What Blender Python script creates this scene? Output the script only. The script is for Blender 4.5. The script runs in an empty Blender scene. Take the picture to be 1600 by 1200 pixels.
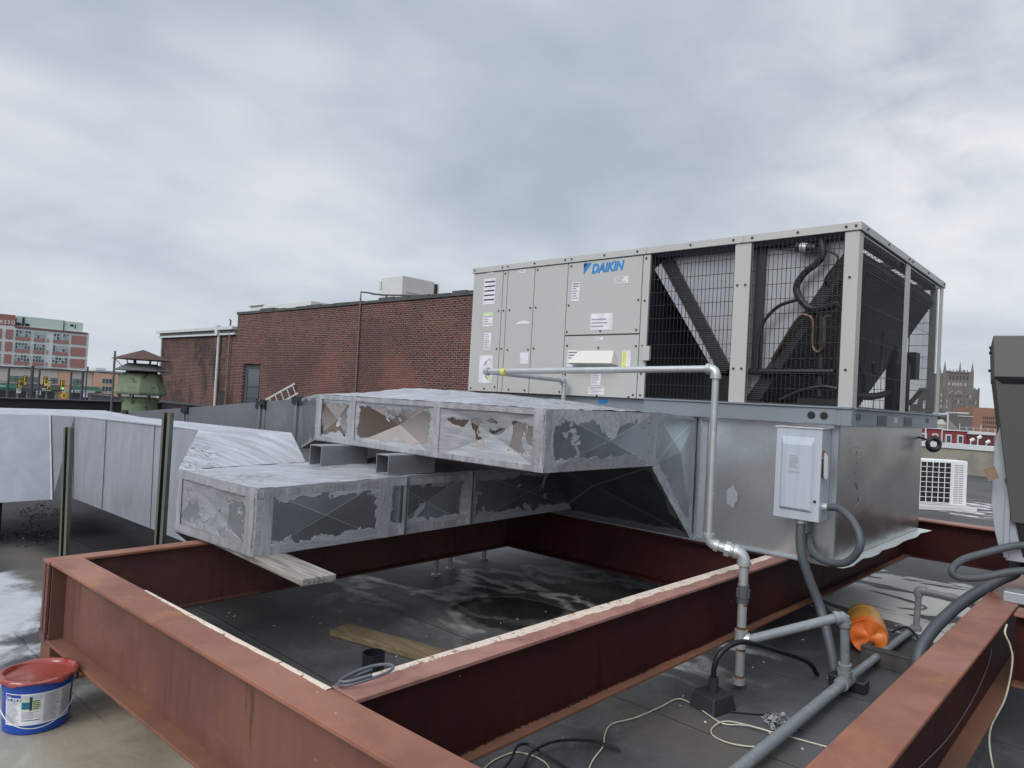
import bpy, math, random
from mathutils import Vector, Matrix
random.seed(7)
SC = bpy.context.scene
COL = SC.collection
R = math.radians
# ---------------------------------------------------------------- camera
HCAM = 1.6
roll, pitch, A = R(3.095), R(1.173), R(47.62)
fwh = Vector((-math.cos(A), 0, 0)) + Vector((0, math.sin(A), 0))
# forward on the ground: -X turned by A towards +Y
fwh = Vector((-math.sin(R(90) - A + R(0)), 0, 0)); fwh = Vector((-math.cos(A), math.sin(A), 0))
rth = Vector((math.sin(A), math.cos(A), 0)); up = Vector((0, 0, 1))
fw = fwh * math.cos(pitch) + up * math.sin(pitch)
u0 = up * math.cos(pitch) - fwh * math.sin(pitch)
rt = rth * math.cos(roll) + u0 * math.sin(roll)
uu = u0 * math.cos(roll) - rth * math.sin(roll)
cam = bpy.data.cameras.new('camera'); camo = bpy.data.objects.new('camera', cam); COL.objects.link(camo)
camo.matrix_world = Matrix(((rt.x, uu.x, -fw.x, 0), (rt.y, uu.y, -fw.y, 0), (rt.z, uu.z, -fw.z, HCAM), (0, 0, 0, 1)))
cam.sensor_width = 36; cam.lens = 36 * 1095 / 1600; cam.clip_end = 4000; cam.clip_start = .05
SC.camera = camo
SC.render.resolution_x, SC.render.resolution_y = 1024, 768
SC.render.engine = 'CYCLES'
SC.view_settings.view_transform = 'Standard'; SC.view_settings.look = 'None'
SC.view_settings.exposure = EXPO = 0.1; SC.view_settings.gamma = 1
# ---------------------------------------------------------------- world: overcast sky
W = bpy.data.worlds.new('World'); SC.world = W; W.use_nodes = True
nt = W.node_tree; nt.nodes.clear()
def wn(t, **k):
    n = nt.nodes.new(t)
    for a, b in k.items(): setattr(n, a, b)
    return n
def wl(a, b): nt.links.new(a, b)
def wmath(op, a, b=None, c=None, clamp=False):
    n = wn('ShaderNodeMath', operation=op); n.use_clamp = clamp
    for i, x in enumerate((a, b, c)):
        if x is None: continue
        if isinstance(x, (int, float)): n.inputs[i].default_value = x
        else: wl(x, n.inputs[i])
    return n.outputs[0]
def wramp(fac, stops):
    n = wn('ShaderNodeValToRGB'); e = n.color_ramp.elements
    e[0].position, e[0].color = stops[0][0], (*stops[0][1], 1)
    e[1].position, e[1].color = stops[-1][0], (*stops[-1][1], 1)
    for p, c in stops[1:-1]:
        q = e.new(p); q.color = (*c, 1)
    wl(fac, n.inputs[0]); return n.outputs[0]
def wmix(f, a, b, bt='MIX'):
    n = wn('ShaderNodeMix', data_type='RGBA', blend_type=bt)
    for s, x in ((n.inputs[0], f), (n.inputs[6], a), (n.inputs[7], b)):
        if isinstance(x, (int, float)): s.default_value = x
        elif isinstance(x, tuple): s.default_value = (*x, 1)
        else: wl(x, s)
    return n.outputs[2]
SUN_EL, SUN_AZ = R(38), math.atan2(-.98, .12)     # direction the sun stands in, measured from +X
sky = wn('ShaderNodeTexSky', sky_type='NISHITA', sun_disc=False, sun_elevation=SUN_EL, sun_rotation=R(90) - SUN_AZ, dust_density=4)
tc = wn('ShaderNodeTexCoord'); sp = wn('ShaderNodeSeparateXYZ'); wl(tc.outputs['Generated'], sp.inputs[0])
zc = wmath('MAXIMUM', wmath('ADD', sp.outputs[2], .24), .12)
px = wmath('DIVIDE', sp.outputs[0], zc); py = wmath('DIVIDE', sp.outputs[1], zc)
cb = wn('ShaderNodeCombineXYZ'); wl(px, cb.inputs[0]); wl(py, cb.inputs[1])
def wnoise(scale, detail, rough, dist=0, off=(0, 0, 0), sc=(1, 1, 1)):
    mp = wn('ShaderNodeMapping'); mp.inputs['Location'].default_value = off; mp.inputs['Scale'].default_value = sc
    wl(cb.outputs[0], mp.inputs[0])
    n = wn('ShaderNodeTexNoise'); n.inputs['Scale'].default_value = scale; n.inputs['Detail'].default_value = detail
    n.inputs['Roughness'].default_value = rough; n.inputs['Distortion'].default_value = dist
    wl(mp.outputs[0], n.inputs['Vector']); return n.outputs[0]
n1 = wnoise(1.15, 3.5, .5, .3, (3.1, 1.7, 0)); n2 = wnoise(3.6, 5, .55, .3, (9, 4, 0), (1, .8, 1)); n3 = wnoise(.42, 2, .5, 0, (1, 5, 2))
dens = wmath('ADD', wmath('MULTIPLY', n1, .58), wmath('ADD', wmath('MULTIPLY', n2, .2), wmath('MULTIPLY', n3, .22)))
cl = wramp(dens, [(.35, (3.95, 4.38, 5.15)), (.44, (4.65, 5.12, 5.85)), (.51, (5.65, 6.1, 6.75)), (.60, (7.1, 7.35, 7.8))])
# lighter towards the horizon
hz = wramp(sp.outputs[2], [(0.0, (1, 1, 1)), (.09, (.8, .8, .8)), (.28, (.18, .18, .18)), (.5, (0, 0, 0))])
cl2 = wmix(wmath('MULTIPLY', hz, .6), cl, (6.3, 6.85, 7.5))
# bright gap in the cloud low on the right of the view
gd = (rt * 705 + uu * 385 + fw * 1095).normalized()
dp = wn('ShaderNodeVectorMath', operation='DOT_PRODUCT'); wl(tc.outputs['Generated'], dp.inputs[0]); dp.inputs[1].default_value = gd
gl = wmath('POWER', wmath('MAXIMUM', dp.outputs['Value'], 0), 42)
gl = wmath('MULTIPLY', gl, wmath('MULTIPLY_ADD', n2, 2.2, -.55, clamp=True))
cl3 = wmix(wmath('MULTIPLY', gl, .95, clamp=True), cl2, (8.6, 8.7, 8.9))
# the cloud deck is brightest overhead and round the hidden sun
zen = wramp(sp.outputs[2], [(.50, (0, 0, 0)), (.62, (.25, .25, .25)), (.85, (1, 1, 1))])
sdv = (math.cos(SUN_EL) * math.cos(SUN_AZ), math.cos(SUN_EL) * math.sin(SUN_AZ), math.sin(SUN_EL))
dq = wn('ShaderNodeVectorMath', operation='DOT_PRODUCT'); wl(tc.outputs['Generated'], dq.inputs[0]); dq.inputs[1].default_value = sdv
gs = wmath('POWER', wmath('MAXIMUM', dq.outputs['Value'], 0), 3)
boost = wmath('ADD', 1, wmath('ADD', wmath('MULTIPLY', zen, .7), wmath('MULTIPLY', gs, 1.5)))
bv = wn('ShaderNodeVectorMath', operation='SCALE'); wl(cl3, bv.inputs[0]); wl(boost, bv.inputs['Scale'])
skc = wmix(.93, sky.outputs[0], bv.outputs[0])
bg = wn('ShaderNodeBackground'); bg.inputs[1].default_value = .1; wl(skc, bg.inputs[0])
wo = wn('ShaderNodeOutputWorld'); wl(bg.outputs[0], wo.inputs[0])
# ---------------------------------------------------------------- sun through the overcast
sl = bpy.data.lights.new('sun', 'SUN'); sl.energy = 1.5; sl.angle = R(30); sl.color = (1, .96, .9)
so = bpy.data.objects.new('sun', sl); COL.objects.link(so)
sd = Vector((math.cos(SUN_EL) * math.cos(SUN_AZ), math.cos(SUN_EL) * math.sin(SUN_AZ), math.sin(SUN_EL)))
so.rotation_euler = sd.to_track_quat('Z', 'Y').to_euler()
# ---------------------------------------------------------------- materials
class NM:
    def __init__(s, name):
        s.m = bpy.data.materials.new(name); s.m.use_nodes = True; s.t = s.m.node_tree
        s.b = s.t.nodes['Principled BSDF']; s.tc = None
    def n(s, t, **k):
        n = s.t.nodes.new(t)
        for a, b in k.items(): setattr(n, a, b)
        return n
    def put(s, x, sock):
        if isinstance(x, (int, float)): sock.default_value = x
        elif isinstance(x, tuple): sock.default_value = (*x, 1) if len(x) == 3 and sock.type == 'RGBA' else x
        else: s.t.links.new(x, sock)
    def coord(s, kind='Object'):
        if kind == 'Position':
            return s.n('ShaderNodeNewGeometry').outputs['Position']
        if not s.tc: s.tc = s.n('ShaderNodeTexCoord')
        return s.tc.outputs[kind]
    def map(s, v, sc=(1, 1, 1), loc=(0, 0, 0), rot=(0, 0, 0)):
        m = s.n('ShaderNodeMapping'); s.put(v, m.inputs[0]); m.inputs['Scale'].default_value = sc
        m.inputs['Location'].default_value = loc; m.inputs['Rotation'].default_value = rot; return m.outputs[0]
    def noise(s, v, scale=5, detail=4, rough=.55, dist=0, col=False):
        n = s.n('ShaderNodeTexNoise'); s.put(v, n.inputs['Vector']); n.inputs['Scale'].default_value = scale
        n.inputs['Detail'].default_value = detail; n.inputs['Roughness'].default_value = rough; n.inputs['Distortion'].default_value = dist
        return n.outputs[1 if col else 0]
    def math(s, op, a, b=None, c=None, clamp=False):
        n = s.n('ShaderNodeMath', operation=op); n.use_clamp = clamp
        for i, x in enumerate((a, b, c)):
            if x is not None: s.put(x, n.inputs[i])
        return n.outputs[0]
    def ss(s, x, lo, hi):          # smoothstep
        n = s.n('ShaderNodeMapRange', interpolation_type='SMOOTHSTEP'); s.put(x, n.inputs[0])
        n.inputs[1].default_value = lo; n.inputs[2].default_value = hi; return n.outputs[0]
    def mix(s, f, a, b, bt='MIX'):
        n = s.n('ShaderNodeMix', data_type='RGBA', blend_type=bt)
        s.put(f, n.inputs[0]); s.put(a, n.inputs[6]); s.put(b, n.inputs[7]); return n.outputs[2]
    def sep(s, v):
        n = s.n('ShaderNodeSeparateXYZ'); s.put(v, n.inputs[0]); return n.outputs
    def bump(s, h, strength=.3, dist=.01, nrm=None):
        n = s.n('ShaderNodeBump'); n.inputs['Strength'].default_value = strength; n.inputs['Distance'].default_value = dist
        s.put(h, n.inputs['Height'])
        if nrm is not None: s.put(nrm, n.inputs['Normal'])
        s.t.links.new(n.outputs[0], s.b.inputs['Normal']); return n.outputs[0]
    def set(s, **k):
        for a, b in k.items(): s.put(b, s.b.inputs[a.replace('_', ' ')])
        return s.m
def paint(name, c, c2=None, rough=.5, metal=0, scale=3, var=.5, streak=False, bump=.08, fine=60, spec=.4, dirt=None, dirt_amt=.5, coord='Object', streak_sc=(14, 14, 1.2)):
    k = NM(name); v = k.coord(coord)
    if c2 is None: c2 = tuple(x * .72 for x in c)
    a = k.noise(k.map(v, streak_sc if streak else (1, 1, 1)), 1 if streak else scale, 5, .6)
    f = k.ss(a, .5 - .25 * (1 - var * .5), .5 + .25)
    col = k.mix(k.math('MULTIPLY', f, var), c, c2)
    if dirt:
        d = k.noise(v, scale * 2.3, 6, .65, .4)
        col = k.mix(k.math('MULTIPLY', k.ss(d, .54, .68), dirt_amt), col, dirt)
    fi = k.noise(v, fine, 3, .6)
    rr = k.math('MULTIPLY_ADD', a, .25, rough - .12)
    k.bump(fi, bump, .004)
    return k.set(Base_Color=col, Roughness=rr, Metallic=metal, Specular_IOR_Level=spec)
def flat(name, c, rough=.5, metal=0, emit=None):
    k = NM(name); v = k.coord('Object')
    a = k.noise(v, 9, 3, .6)
    col = k.mix(k.ss(a, .3, .7), tuple(x * .86 for x in c), tuple(min(1, x * 1.08) for x in c))
    if emit: k.set(Emission_Color=emit[0], Emission_Strength=emit[1])
    return k.set(Base_Color=col, Roughness=rough, Metallic=metal)

def mat_galv(name, base=(.56, .59, .62), rough=.34, wob=.35, brown=.25, metal=.92):
    k = NM(name); v = k.coord('Object')
    vo = k.n('ShaderNodeTexVoronoi'); k.put(v, vo.inputs['Vector']); vo.inputs['Scale'].default_value = 55
    sv = k.sep(vo.outputs['Color'])[0]
    n = k.noise(v, 1.6, 5, .6, .5)
    c = k.mix(k.ss(n, .4, .68), base, tuple(a * b for a, b in zip(base, (.86, .84, .83))))
    c = k.mix(k.math('MULTIPLY', sv, .14), c, (.36, .39, .42))
    st = k.noise(k.map(v, (9, 9, .8)), 1, 5, .6)
    c = k.mix(k.math('MULTIPLY', k.ss(st, .55, .72), .35), c, (.62, .66, .7))
    ln = k.noise(v, 1.1, 2, .5)
    rr = k.math('ADD', k.math('MULTIPLY', n, .12), rough - .06)
    h = ln
    k.bump(h, wob, .12)
    return k.set(Base_Color=c, Roughness=rr, Metallic=metal)

def mat_mastic(name, c=(.40, .41, .44), streak=(2.2, 30, 30), cracks=.5, soft=1.0, rot=0):
    k = NM(name); v = k.coord('Object')
    if rot: v = k.map(v, (1, 1, 1), (0, 0, 0), (0, 0, R(rot)))
    br = k.noise(k.map(v, streak), 1, 6, .65, .6)
    bl = k.noise(v, 3.2, 5, .6)
    sp_ = k.noise(k.map(v, (1, 2.2, 2.2)), 26, 4, .75, .8)
    reg = k.noise(v, 1.5, 3, .5)
    col = k.mix(k.ss(br, .35, .68), tuple(x * (1 - .2 * soft) for x in c), tuple(x * (1 + .16 * soft) for x in c))
    col = k.mix(k.math('MULTIPLY', k.ss(bl, .5, .75), .35 * soft), col, tuple(x * .7 for x in c))
    spm = k.math('MULTIPLY', k.ss(sp_, .575, .61), k.ss(reg, .44, .56))
    cr = k.math('MULTIPLY', k.ss(k.noise(k.map(v, tuple(x * 1.4 for x in streak)), 1, 3, .7, 1.2), .62, .66), k.ss(reg, .40, .54))
    dk = k.math('MULTIPLY', k.math('MAXIMUM', spm, cr), cracks * 1.5, clamp=True)
    col = k.mix(dk, col, (.05, .05, .06))
    h = k.math('SUBTRACT', k.math('MULTIPLY_ADD', bl, .8, br), k.math('MULTIPLY', dk, .6))
    k.bump(h, .7 * soft, .011)
    return k.set(Base_Color=col, Roughness=k.math('MULTIPLY_ADD', br, .3, .26), Metallic=.25, Specular_IOR_Level=.5)

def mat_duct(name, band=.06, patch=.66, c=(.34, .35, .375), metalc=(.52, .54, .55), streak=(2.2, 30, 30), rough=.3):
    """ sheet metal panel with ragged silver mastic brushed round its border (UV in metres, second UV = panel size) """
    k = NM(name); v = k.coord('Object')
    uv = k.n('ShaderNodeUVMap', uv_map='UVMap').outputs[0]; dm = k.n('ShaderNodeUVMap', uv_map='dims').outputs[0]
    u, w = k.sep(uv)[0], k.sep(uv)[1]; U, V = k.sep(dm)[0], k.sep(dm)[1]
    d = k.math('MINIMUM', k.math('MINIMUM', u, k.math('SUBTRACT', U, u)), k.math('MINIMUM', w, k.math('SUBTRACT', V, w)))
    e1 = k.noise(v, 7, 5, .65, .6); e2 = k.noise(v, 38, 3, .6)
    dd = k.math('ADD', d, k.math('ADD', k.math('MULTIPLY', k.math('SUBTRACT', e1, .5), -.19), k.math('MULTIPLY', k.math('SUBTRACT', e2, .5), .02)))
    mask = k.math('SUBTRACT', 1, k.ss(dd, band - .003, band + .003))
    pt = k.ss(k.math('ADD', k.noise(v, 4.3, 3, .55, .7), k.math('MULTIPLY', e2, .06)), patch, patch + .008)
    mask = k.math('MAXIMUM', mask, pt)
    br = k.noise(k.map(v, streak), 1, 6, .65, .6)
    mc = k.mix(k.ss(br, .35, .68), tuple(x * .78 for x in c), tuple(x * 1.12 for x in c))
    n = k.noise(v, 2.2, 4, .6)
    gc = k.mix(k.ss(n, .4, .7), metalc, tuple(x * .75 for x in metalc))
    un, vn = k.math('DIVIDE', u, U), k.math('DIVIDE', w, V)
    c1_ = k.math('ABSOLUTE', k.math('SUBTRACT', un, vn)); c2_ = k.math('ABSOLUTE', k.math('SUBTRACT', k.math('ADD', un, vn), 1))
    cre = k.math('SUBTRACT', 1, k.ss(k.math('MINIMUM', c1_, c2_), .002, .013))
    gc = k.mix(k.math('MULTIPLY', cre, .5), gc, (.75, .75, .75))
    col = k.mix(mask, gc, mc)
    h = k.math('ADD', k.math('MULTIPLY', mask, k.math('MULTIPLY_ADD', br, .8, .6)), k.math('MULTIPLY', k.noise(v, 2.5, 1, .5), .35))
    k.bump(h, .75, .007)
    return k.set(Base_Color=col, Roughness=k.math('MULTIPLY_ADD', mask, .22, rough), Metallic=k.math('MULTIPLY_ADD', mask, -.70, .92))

def mat_steel(name, c, c2, rust=(.16, .075, .035), rust_amt=.5, streaky=True, rough=.55, streak_dark=None):
    k = NM(name); v = k.coord('Position')
    a = k.noise(v, 2.1, 5, .6, .3); s_ = k.noise(k.map(v, (26, 26, 1.6)), 1, 5, .65)
    col = k.mix(k.ss(a, .35, .68), c, c2)
    if streaky: col = k.mix(k.math('MULTIPLY', k.ss(s_, .42, .72), .35), col, tuple(x * .55 for x in c))
    r1 = k.noise(v, 3.3, 7, .68, .5)
    col = k.mix(k.math('MULTIPLY', k.ss(r1, .52, .66), rust_amt), col, rust)
    dr = k.noise(k.map(v, (7, 7, .55), (3, 1, 2)), 1, 6, .7, .3)
    if streaky: col = k.mix(k.math('MULTIPLY', k.ss(dr, .58, .66), .65), col, tuple(x * .32 for x in c))
    sc_ = k.noise(k.map(v, (3, 3, 30)) if streaky else k.map(v, (2, 22, 2), (0, 0, 0), (0, 0, .6)), 1.5, 6, .75, .5)
    col = k.mix(k.math('MULTIPLY', k.ss(sc_, .66, .70), .35), col, tuple(min(1, x * 1.9) for x in c))
    sp_ = k.noise(v, 42, 2, .5)
    col = k.mix(k.math('MULTIPLY', k.ss(sp_, .765, .79), .45), col, (.5, .42, .36))
    k.bump(k.noise(v, 70, 4, .6), .12, .003)
    return k.set(Base_Color=col, Roughness=k.math('MULTIPLY_ADD', a, .3, rough - .15), Specular_IOR_Level=.25)

def mat_drip():
    m = mat_steel('rusty_flange_with_drips', (.20, .088, .055), (.13, .065, .045), streaky=False, rust=(.18, .085, .04), rust_amt=.5, rough=.7)
    k = NM.__new__(NM); k.m = m; k.t = m.node_tree; k.b = k.t.nodes['Principled BSDF']; k.tc = None
    p = k.coord('Position'); s = k.sep(p)
    d = k.math('SUBTRACT', s[0], k.math('MULTIPLY_ADD', k.math('SUBTRACT', s[1], 1.36), .0156, -1.902))
    j = k.noise(k.map(p, (0, 1, 0)), 45, 3, .7); j2 = k.noise(k.map(p, (0, 1, 0)), 2.5, 2, .5)
    w = k.math('MULTIPLY_ADD', j, .055, k.math('MULTIPLY_ADD', j2, .03, -.022))
    mk = k.math('SUBTRACT', 1, k.ss(k.math('SUBTRACT', d, w), -.001, .002))
    old = k.b.inputs['Base Color'].links[0].from_socket
    k.set(Base_Color=k.mix(mk, old, (.025, .006, .006))); return m
def mat_crust():
    k = NM('peeling_cream_crust'); v = k.coord('Position')
    a = k.noise(v, 38, 5, .7, .6); b = k.noise(v, 5, 4, .6)
    col = k.mix(k.ss(a, .36, .45), (.16, .07, .05), (.56, .47, .39))
    col = k.mix(k.math('MULTIPLY', k.ss(b, .5, .7), .6), col, (.66, .60, .54))
    k.bump(a, .6, .008)
    return k.set(Base_Color=col, Roughness=.8)

def mat_brick(name, c1=(.075, .036, .031), c2=(.036, .022, .021), mortar=(.30, .205, .185), black=0., ax='xz'):
    k = NM(name); p = k.coord('Position'); s = k.sep(p)
    cx = k.n('ShaderNodeCombineXYZ'); k.put(s[0] if ax[0] == 'x' else s[1], cx.inputs[0]); k.put(s[2], cx.inputs[1])
    wob = k.noise(p, .6, 2, .5)
    bt = k.n('ShaderNodeTexBrick'); k.put(cx.outputs[0], bt.inputs['Vector'])
    for a, b in (('Color1', c1), ('Color2', c2), ('Mortar', mortar)): bt.inputs[a].default_value = (*b, 1)
    bt.inputs['Scale'].default_value = 1; bt.inputs['Mortar Size'].default_value = .009; bt.inputs['Mortar Smooth'].default_value = .3
    bt.inputs['Brick Width'].default_value = .213; bt.inputs['Row Height'].default_value = .0677
    nb = k.noise(k.map(p, (4.7, 4.7, 14.8)), 1, 1, .5)
    col = k.mix(k.ss(nb, .45, .68), bt.outputs[0], k.mix(.6, bt.outputs[0], (.15, .055, .042)), 'MIX')
    nb2 = k.noise(k.map(p, (4.7, 4.7, 14.8), (31, 7, 3)), 1.3, 2, .6)
    col = k.mix(k.math('MULTIPLY', k.ss(nb2, .55, .66), .7), col, (.022, .016, .017))
    nb3 = k.noise(k.map(p, (.15, .15, 3)), 1, 3, .6)
    col = k.mix(k.math('MULTIPLY', k.ss(nb3, .55, .7), .3), col, (.20, .11, .09))
    lg = k.noise(p, .33, 5, .62, .4)
    col = k.mix(k.math('MULTIPLY', k.ss(lg, .46, .62), .38), col, (.05, .035, .035))
    lg2 = k.noise(k.map(p, (1, 1, 1), (20, 3, 1)), .5, 5, .6)
    col = k.mix(k.math('MULTIPLY', k.ss(lg2, .52, .66), .25), col, (.24, .10, .085))
    if black: 
        d3 = k.noise(k.map(p, (1, 1, .7), (4, 0, 9)), .7, 6, .7, .6)
        col = k.mix(k.math('MULTIPLY', k.ss(d3, .42, .6), black), col, (.03, .027, .027))
        e3 = k.noise(k.map(p, (3, 3, 9)), 1.2, 5, .7, .6)
        col = k.mix(k.math('MULTIPLY', k.ss(e3, .64, .7), .4), col, (.28, .22, .19))
    k.bump(k.math('SUBTRACT', 1, bt.outputs['Fac']), .5, .01)
    return k.set(Base_Color=col, Roughness=.9, Specular_IOR_Level=.2)

def mat_roof():
    k = NM('roof_membrane'); p = k.coord('Position'); s = k.sep(p)
    n1 = k.noise(p, .8, 6, .62, .6); n2 = k.noise(p, 3.1, 6, .65, .5); n3 = k.noise(p, 22, 4, .6)
    col = k.mix(k.ss(n1, .35, .68), (.038, .039, .043), (.075, .075, .079))
    col = k.mix(k.math('MULTIPLY', k.ss(n2, .45, .7), .6), col, (.082, .08, .078))
    def blob(cx, cy, rx, ry, soft=.25, amp=1.1, rot=0, src=None):
        m = k.map(k.map(p, (1, 1, 0), (-cx, -cy, 0)), (1 / rx, 1 / ry, 0), (0, 0, 0), (0, 0, rot))
        ln = k.n('ShaderNodeVectorMath', operation='LENGTH'); k.put(m, ln.inputs[0])
        x = k.math('SUBTRACT', 1, ln.outputs['Value'])
        x = k.math('ADD', x, k.math('MULTIPLY', k.math('SUBTRACT', src or n1, .5), amp))
        x = k.math('ADD', x, k.math('MULTIPLY', k.math('SUBTRACT', n2, .5), amp * .6))
        return x, k.ss(x, -soft, soft)
    # aluminium-coated, weathered areas left of and in front of the steel frame
    _, b1 = blob(-6.2, .35, 1.9, 1.15, .12)
    col = k.mix(b1, col, k.mix(k.ss(n2, .35, .65), (.36, .375, .40), (.44, .455, .48)))
    _, b1b = blob(-5.6, -.6, 2.4, 1.1, .2)
    col = k.mix(b1b, col, (.30, .31, .32))
    _, b2 = blob(-2.9, .45, 1.55, 1.05, .2, .8)
    col = k.mix(b2, col, k.mix(k.ss(n2, .35, .65), (.26, .25, .215), (.35, .34, .31)))
    _, b2b = blob(-3.35, 1.25, .5, .35, .3, .9)
    col = k.mix(k.math('MULTIPLY', b2b, .55), col, (.17, .12, .06))
    _, b4 = blob(-7.8, 2.6, 3.4, .75, .15, .5)  # black stain under the tall duct, its shadow band painted in
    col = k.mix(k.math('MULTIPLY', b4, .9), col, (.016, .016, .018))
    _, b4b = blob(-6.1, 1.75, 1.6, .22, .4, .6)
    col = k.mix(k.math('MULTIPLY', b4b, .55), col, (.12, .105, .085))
    # spilled white coating on the far right, behind the frame
    xw, _ = blob(-1.1, 7.1, 1.5, 1.35, .1, 1.4)
    wv = k.noise(k.map(p, (1, 2.2, 1), (3, 1, 0), (0, 0, .5)), 1.25, 4, .55, 1.1)
    wm = k.math('MULTIPLY', k.ss(xw, .0, .12), k.ss(wv, .41, .47))
    col = k.mix(wm, col, (.52, .51, .48))
    xw2, _ = blob(-2.4, 16, 6, 2.5, .1, 1.2)
    col = k.mix(k.math('MULTIPLY', k.ss(xw2, .2, .5), k.ss(wv, .56, .58)), col, (.55, .55, .56))
    # pale silt tide marks inside the frame
    tv = k.noise(k.map(p, (1, 1.5, 1), (7, 2, 0)), .75, 4, .5, .3)
    td = k.math('ABSOLUTE', k.math('SUBTRACT', tv, .5))
    line = k.math('SUBTRACT', 1, k.ss(td, .004, .045))
    xi, bi = blob(-4.2, 4.6, 2.1, 1.3, .35, .8)
    col = k.mix(k.math('MULTIPLY', k.math('MULTIPLY', line, bi), k.math('MULTIPLY_ADD', k.ss(n2, .35, .6), .8, .25)), col, (.52, .52, .51))
    _, bh = blob(-5.2, 5.4, 1.6, .9, .4, .9)
    col = k.mix(k.math('MULTIPLY', bh, .6), col, (.24, .24, .24))
    _, bq = blob(-3.1, 3.2, 1.0, .8, .4, 1.2, src=n2)
    col = k.mix(k.math('MULTIPLY', bq, .35), col, (.15, .15, .15))
    _, br2 = blob(-1.2, 2.6, .6, 1.3, .4, 1.2)
    col = k.mix(k.math('MULTIPLY', br2, .3), col, (.14, .145, .155))
    _, bk = blob(-4.3, 3.5, 1.1, .45, .3, 1.1)
    col = k.mix(k.math('MULTIPLY', bk, k.math('MULTIPLY', k.ss(tv, .5, .6), .5)), col, (.30, .30, .29))
    # puddle
    xp, bp = blob(-3.35, 4.0, .62, .40, .05, 1.1)
    rim = k.math('SUBTRACT', 1, k.ss(k.math('ABSOLUTE', xp), .0, .10))
    col = k.mix(k.math('MULTIPLY', rim, .35), col, (.2, .2, .2))
    col = k.mix(k.math('MULTIPLY', bp, .75), col, (.014, .014, .015))
    _, bp2 = blob(-2.7, 4.3, .35, .18, .06, .4)
    col = k.mix(k.math('MULTIPLY', bp2, .7), col, (.012, .012, .014))
    # brown damp and grey chalk right of the cross beam
    _, br = blob(-1.55, 3.2, .55, .25, .3, 1.2)
    col = k.mix(k.math('MULTIPLY', br, .5), col, (.10, .085, .065))
    sc = k.noise(p, 55, 3, .6, .5); sm = k.math('MULTIPLY', k.ss(sc, .665, .69), k.ss(n2, .5, .6))
    col = k.mix(k.math('MULTIPLY', sm, .7), col, (.33, .33, .34))
    # membrane laps every metre
    sx = k.math('ABSOLUTE', k.math('SUBTRACT', k.math('FRACT', k.math('ADD', k.math('MULTIPLY', k.math('ADD', s[1], k.math('MULTIPLY', n1, .08)), .95), .33)), .5))
    lap = k.math('SUBTRACT', 1, k.ss(sx, .004, .012))
    lap = k.math('MULTIPLY', lap, k.math('SUBTRACT', 1, k.math('MAXIMUM', b1, b2)))
    col = k.mix(k.math('MULTIPLY', lap, .35), col, (.02, .02, .02))
    wet = k.math('MAXIMUM', bp, bp2)
    rr = k.math('SUBTRACT', k.math('MULTIPLY_ADD', n2, .3, .5), k.math('MULTIPLY', wet, .62), clamp=True)
    rr = k.math('MAXIMUM', rr, .04)
    h = k.math('MULTIPLY', k.math('ADD', k.math('MULTIPLY', n3, .3), k.math('ADD', k.math('MULTIPLY', n2, 1), lap)), k.math('SUBTRACT', 1, wet))
    k.bump(h, .45, .02)
    return k.set(Base_Color=col, Roughness=rr, Specular_IOR_Level=.4)

def mat_wood(name, c1=(.30, .25, .19), c2=(.13, .10, .075), axis=0, moss=None):
    k = NM(name); v = k.coord('Object'); sc = [40, 40, 40]; sc[axis] = 2.2
    a = k.noise(k.map(v, tuple(sc)), 1, 5, .65, .8); b = k.noise(v, 5, 4, .6)
    col = k.mix(k.ss(a, .36, .66), c1, c2)
    if moss: col = k.mix(k.math('MULTIPLY', k.ss(b, .5, .62), .8), col, moss)
    k.bump(a, .5, .004)
    return k.set(Base_Color=col, Roughness=.85)

def mat_glassy(name, c=(.03, .04, .05), rough=.12):
    k = NM(name); v = k.coord('Position'); a = k.noise(v, .6, 2, .5)
    return k.set(Base_Color=k.mix(a, c, tuple(min(1, x * 3) for x in c)), Roughness=rough, Specular_IOR_Level=.7)

def mat_coil():
    k = NM('coil_fins'); v = k.coord('Object'); s = k.sep(v)
    w = k.n('ShaderNodeTexWave', bands_direction='Z'); k.put(v, w.inputs['Vector']); w.inputs['Scale'].default_value = 22
    col = k.mix(w.outputs[1], (.012, .012, .014), (.05, .05, .055))
    k.bump(w.outputs[1], .5, .01)
    return k.set(Base_Color=col, Roughness=.5, Metallic=.4)

def mat_vent():
    k = NM('green_flaking_vent_paint'); v = k.coord('Object')
    a = k.noise(v, 1.6, 6, .65, .5); b = k.noise(v, 4, 6, .7, .6); z = k.sep(v)[2]
    col = k.mix(k.ss(a, .35, .65), (.105, .15, .095), (.16, .20, .12))
    col = k.mix(k.ss(b, .57, .64), col, (.05, .032, .022))
    c = k.noise(k.map(v, (1, 1, 1), (5, 1, 2)), 2.2, 6, .7)
    col = k.mix(k.math('MULTIPLY', k.ss(c, .56, .62), .7), col, (.13, .085, .03))
    return k.set(Base_Color=col, Roughness=.75)

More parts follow.
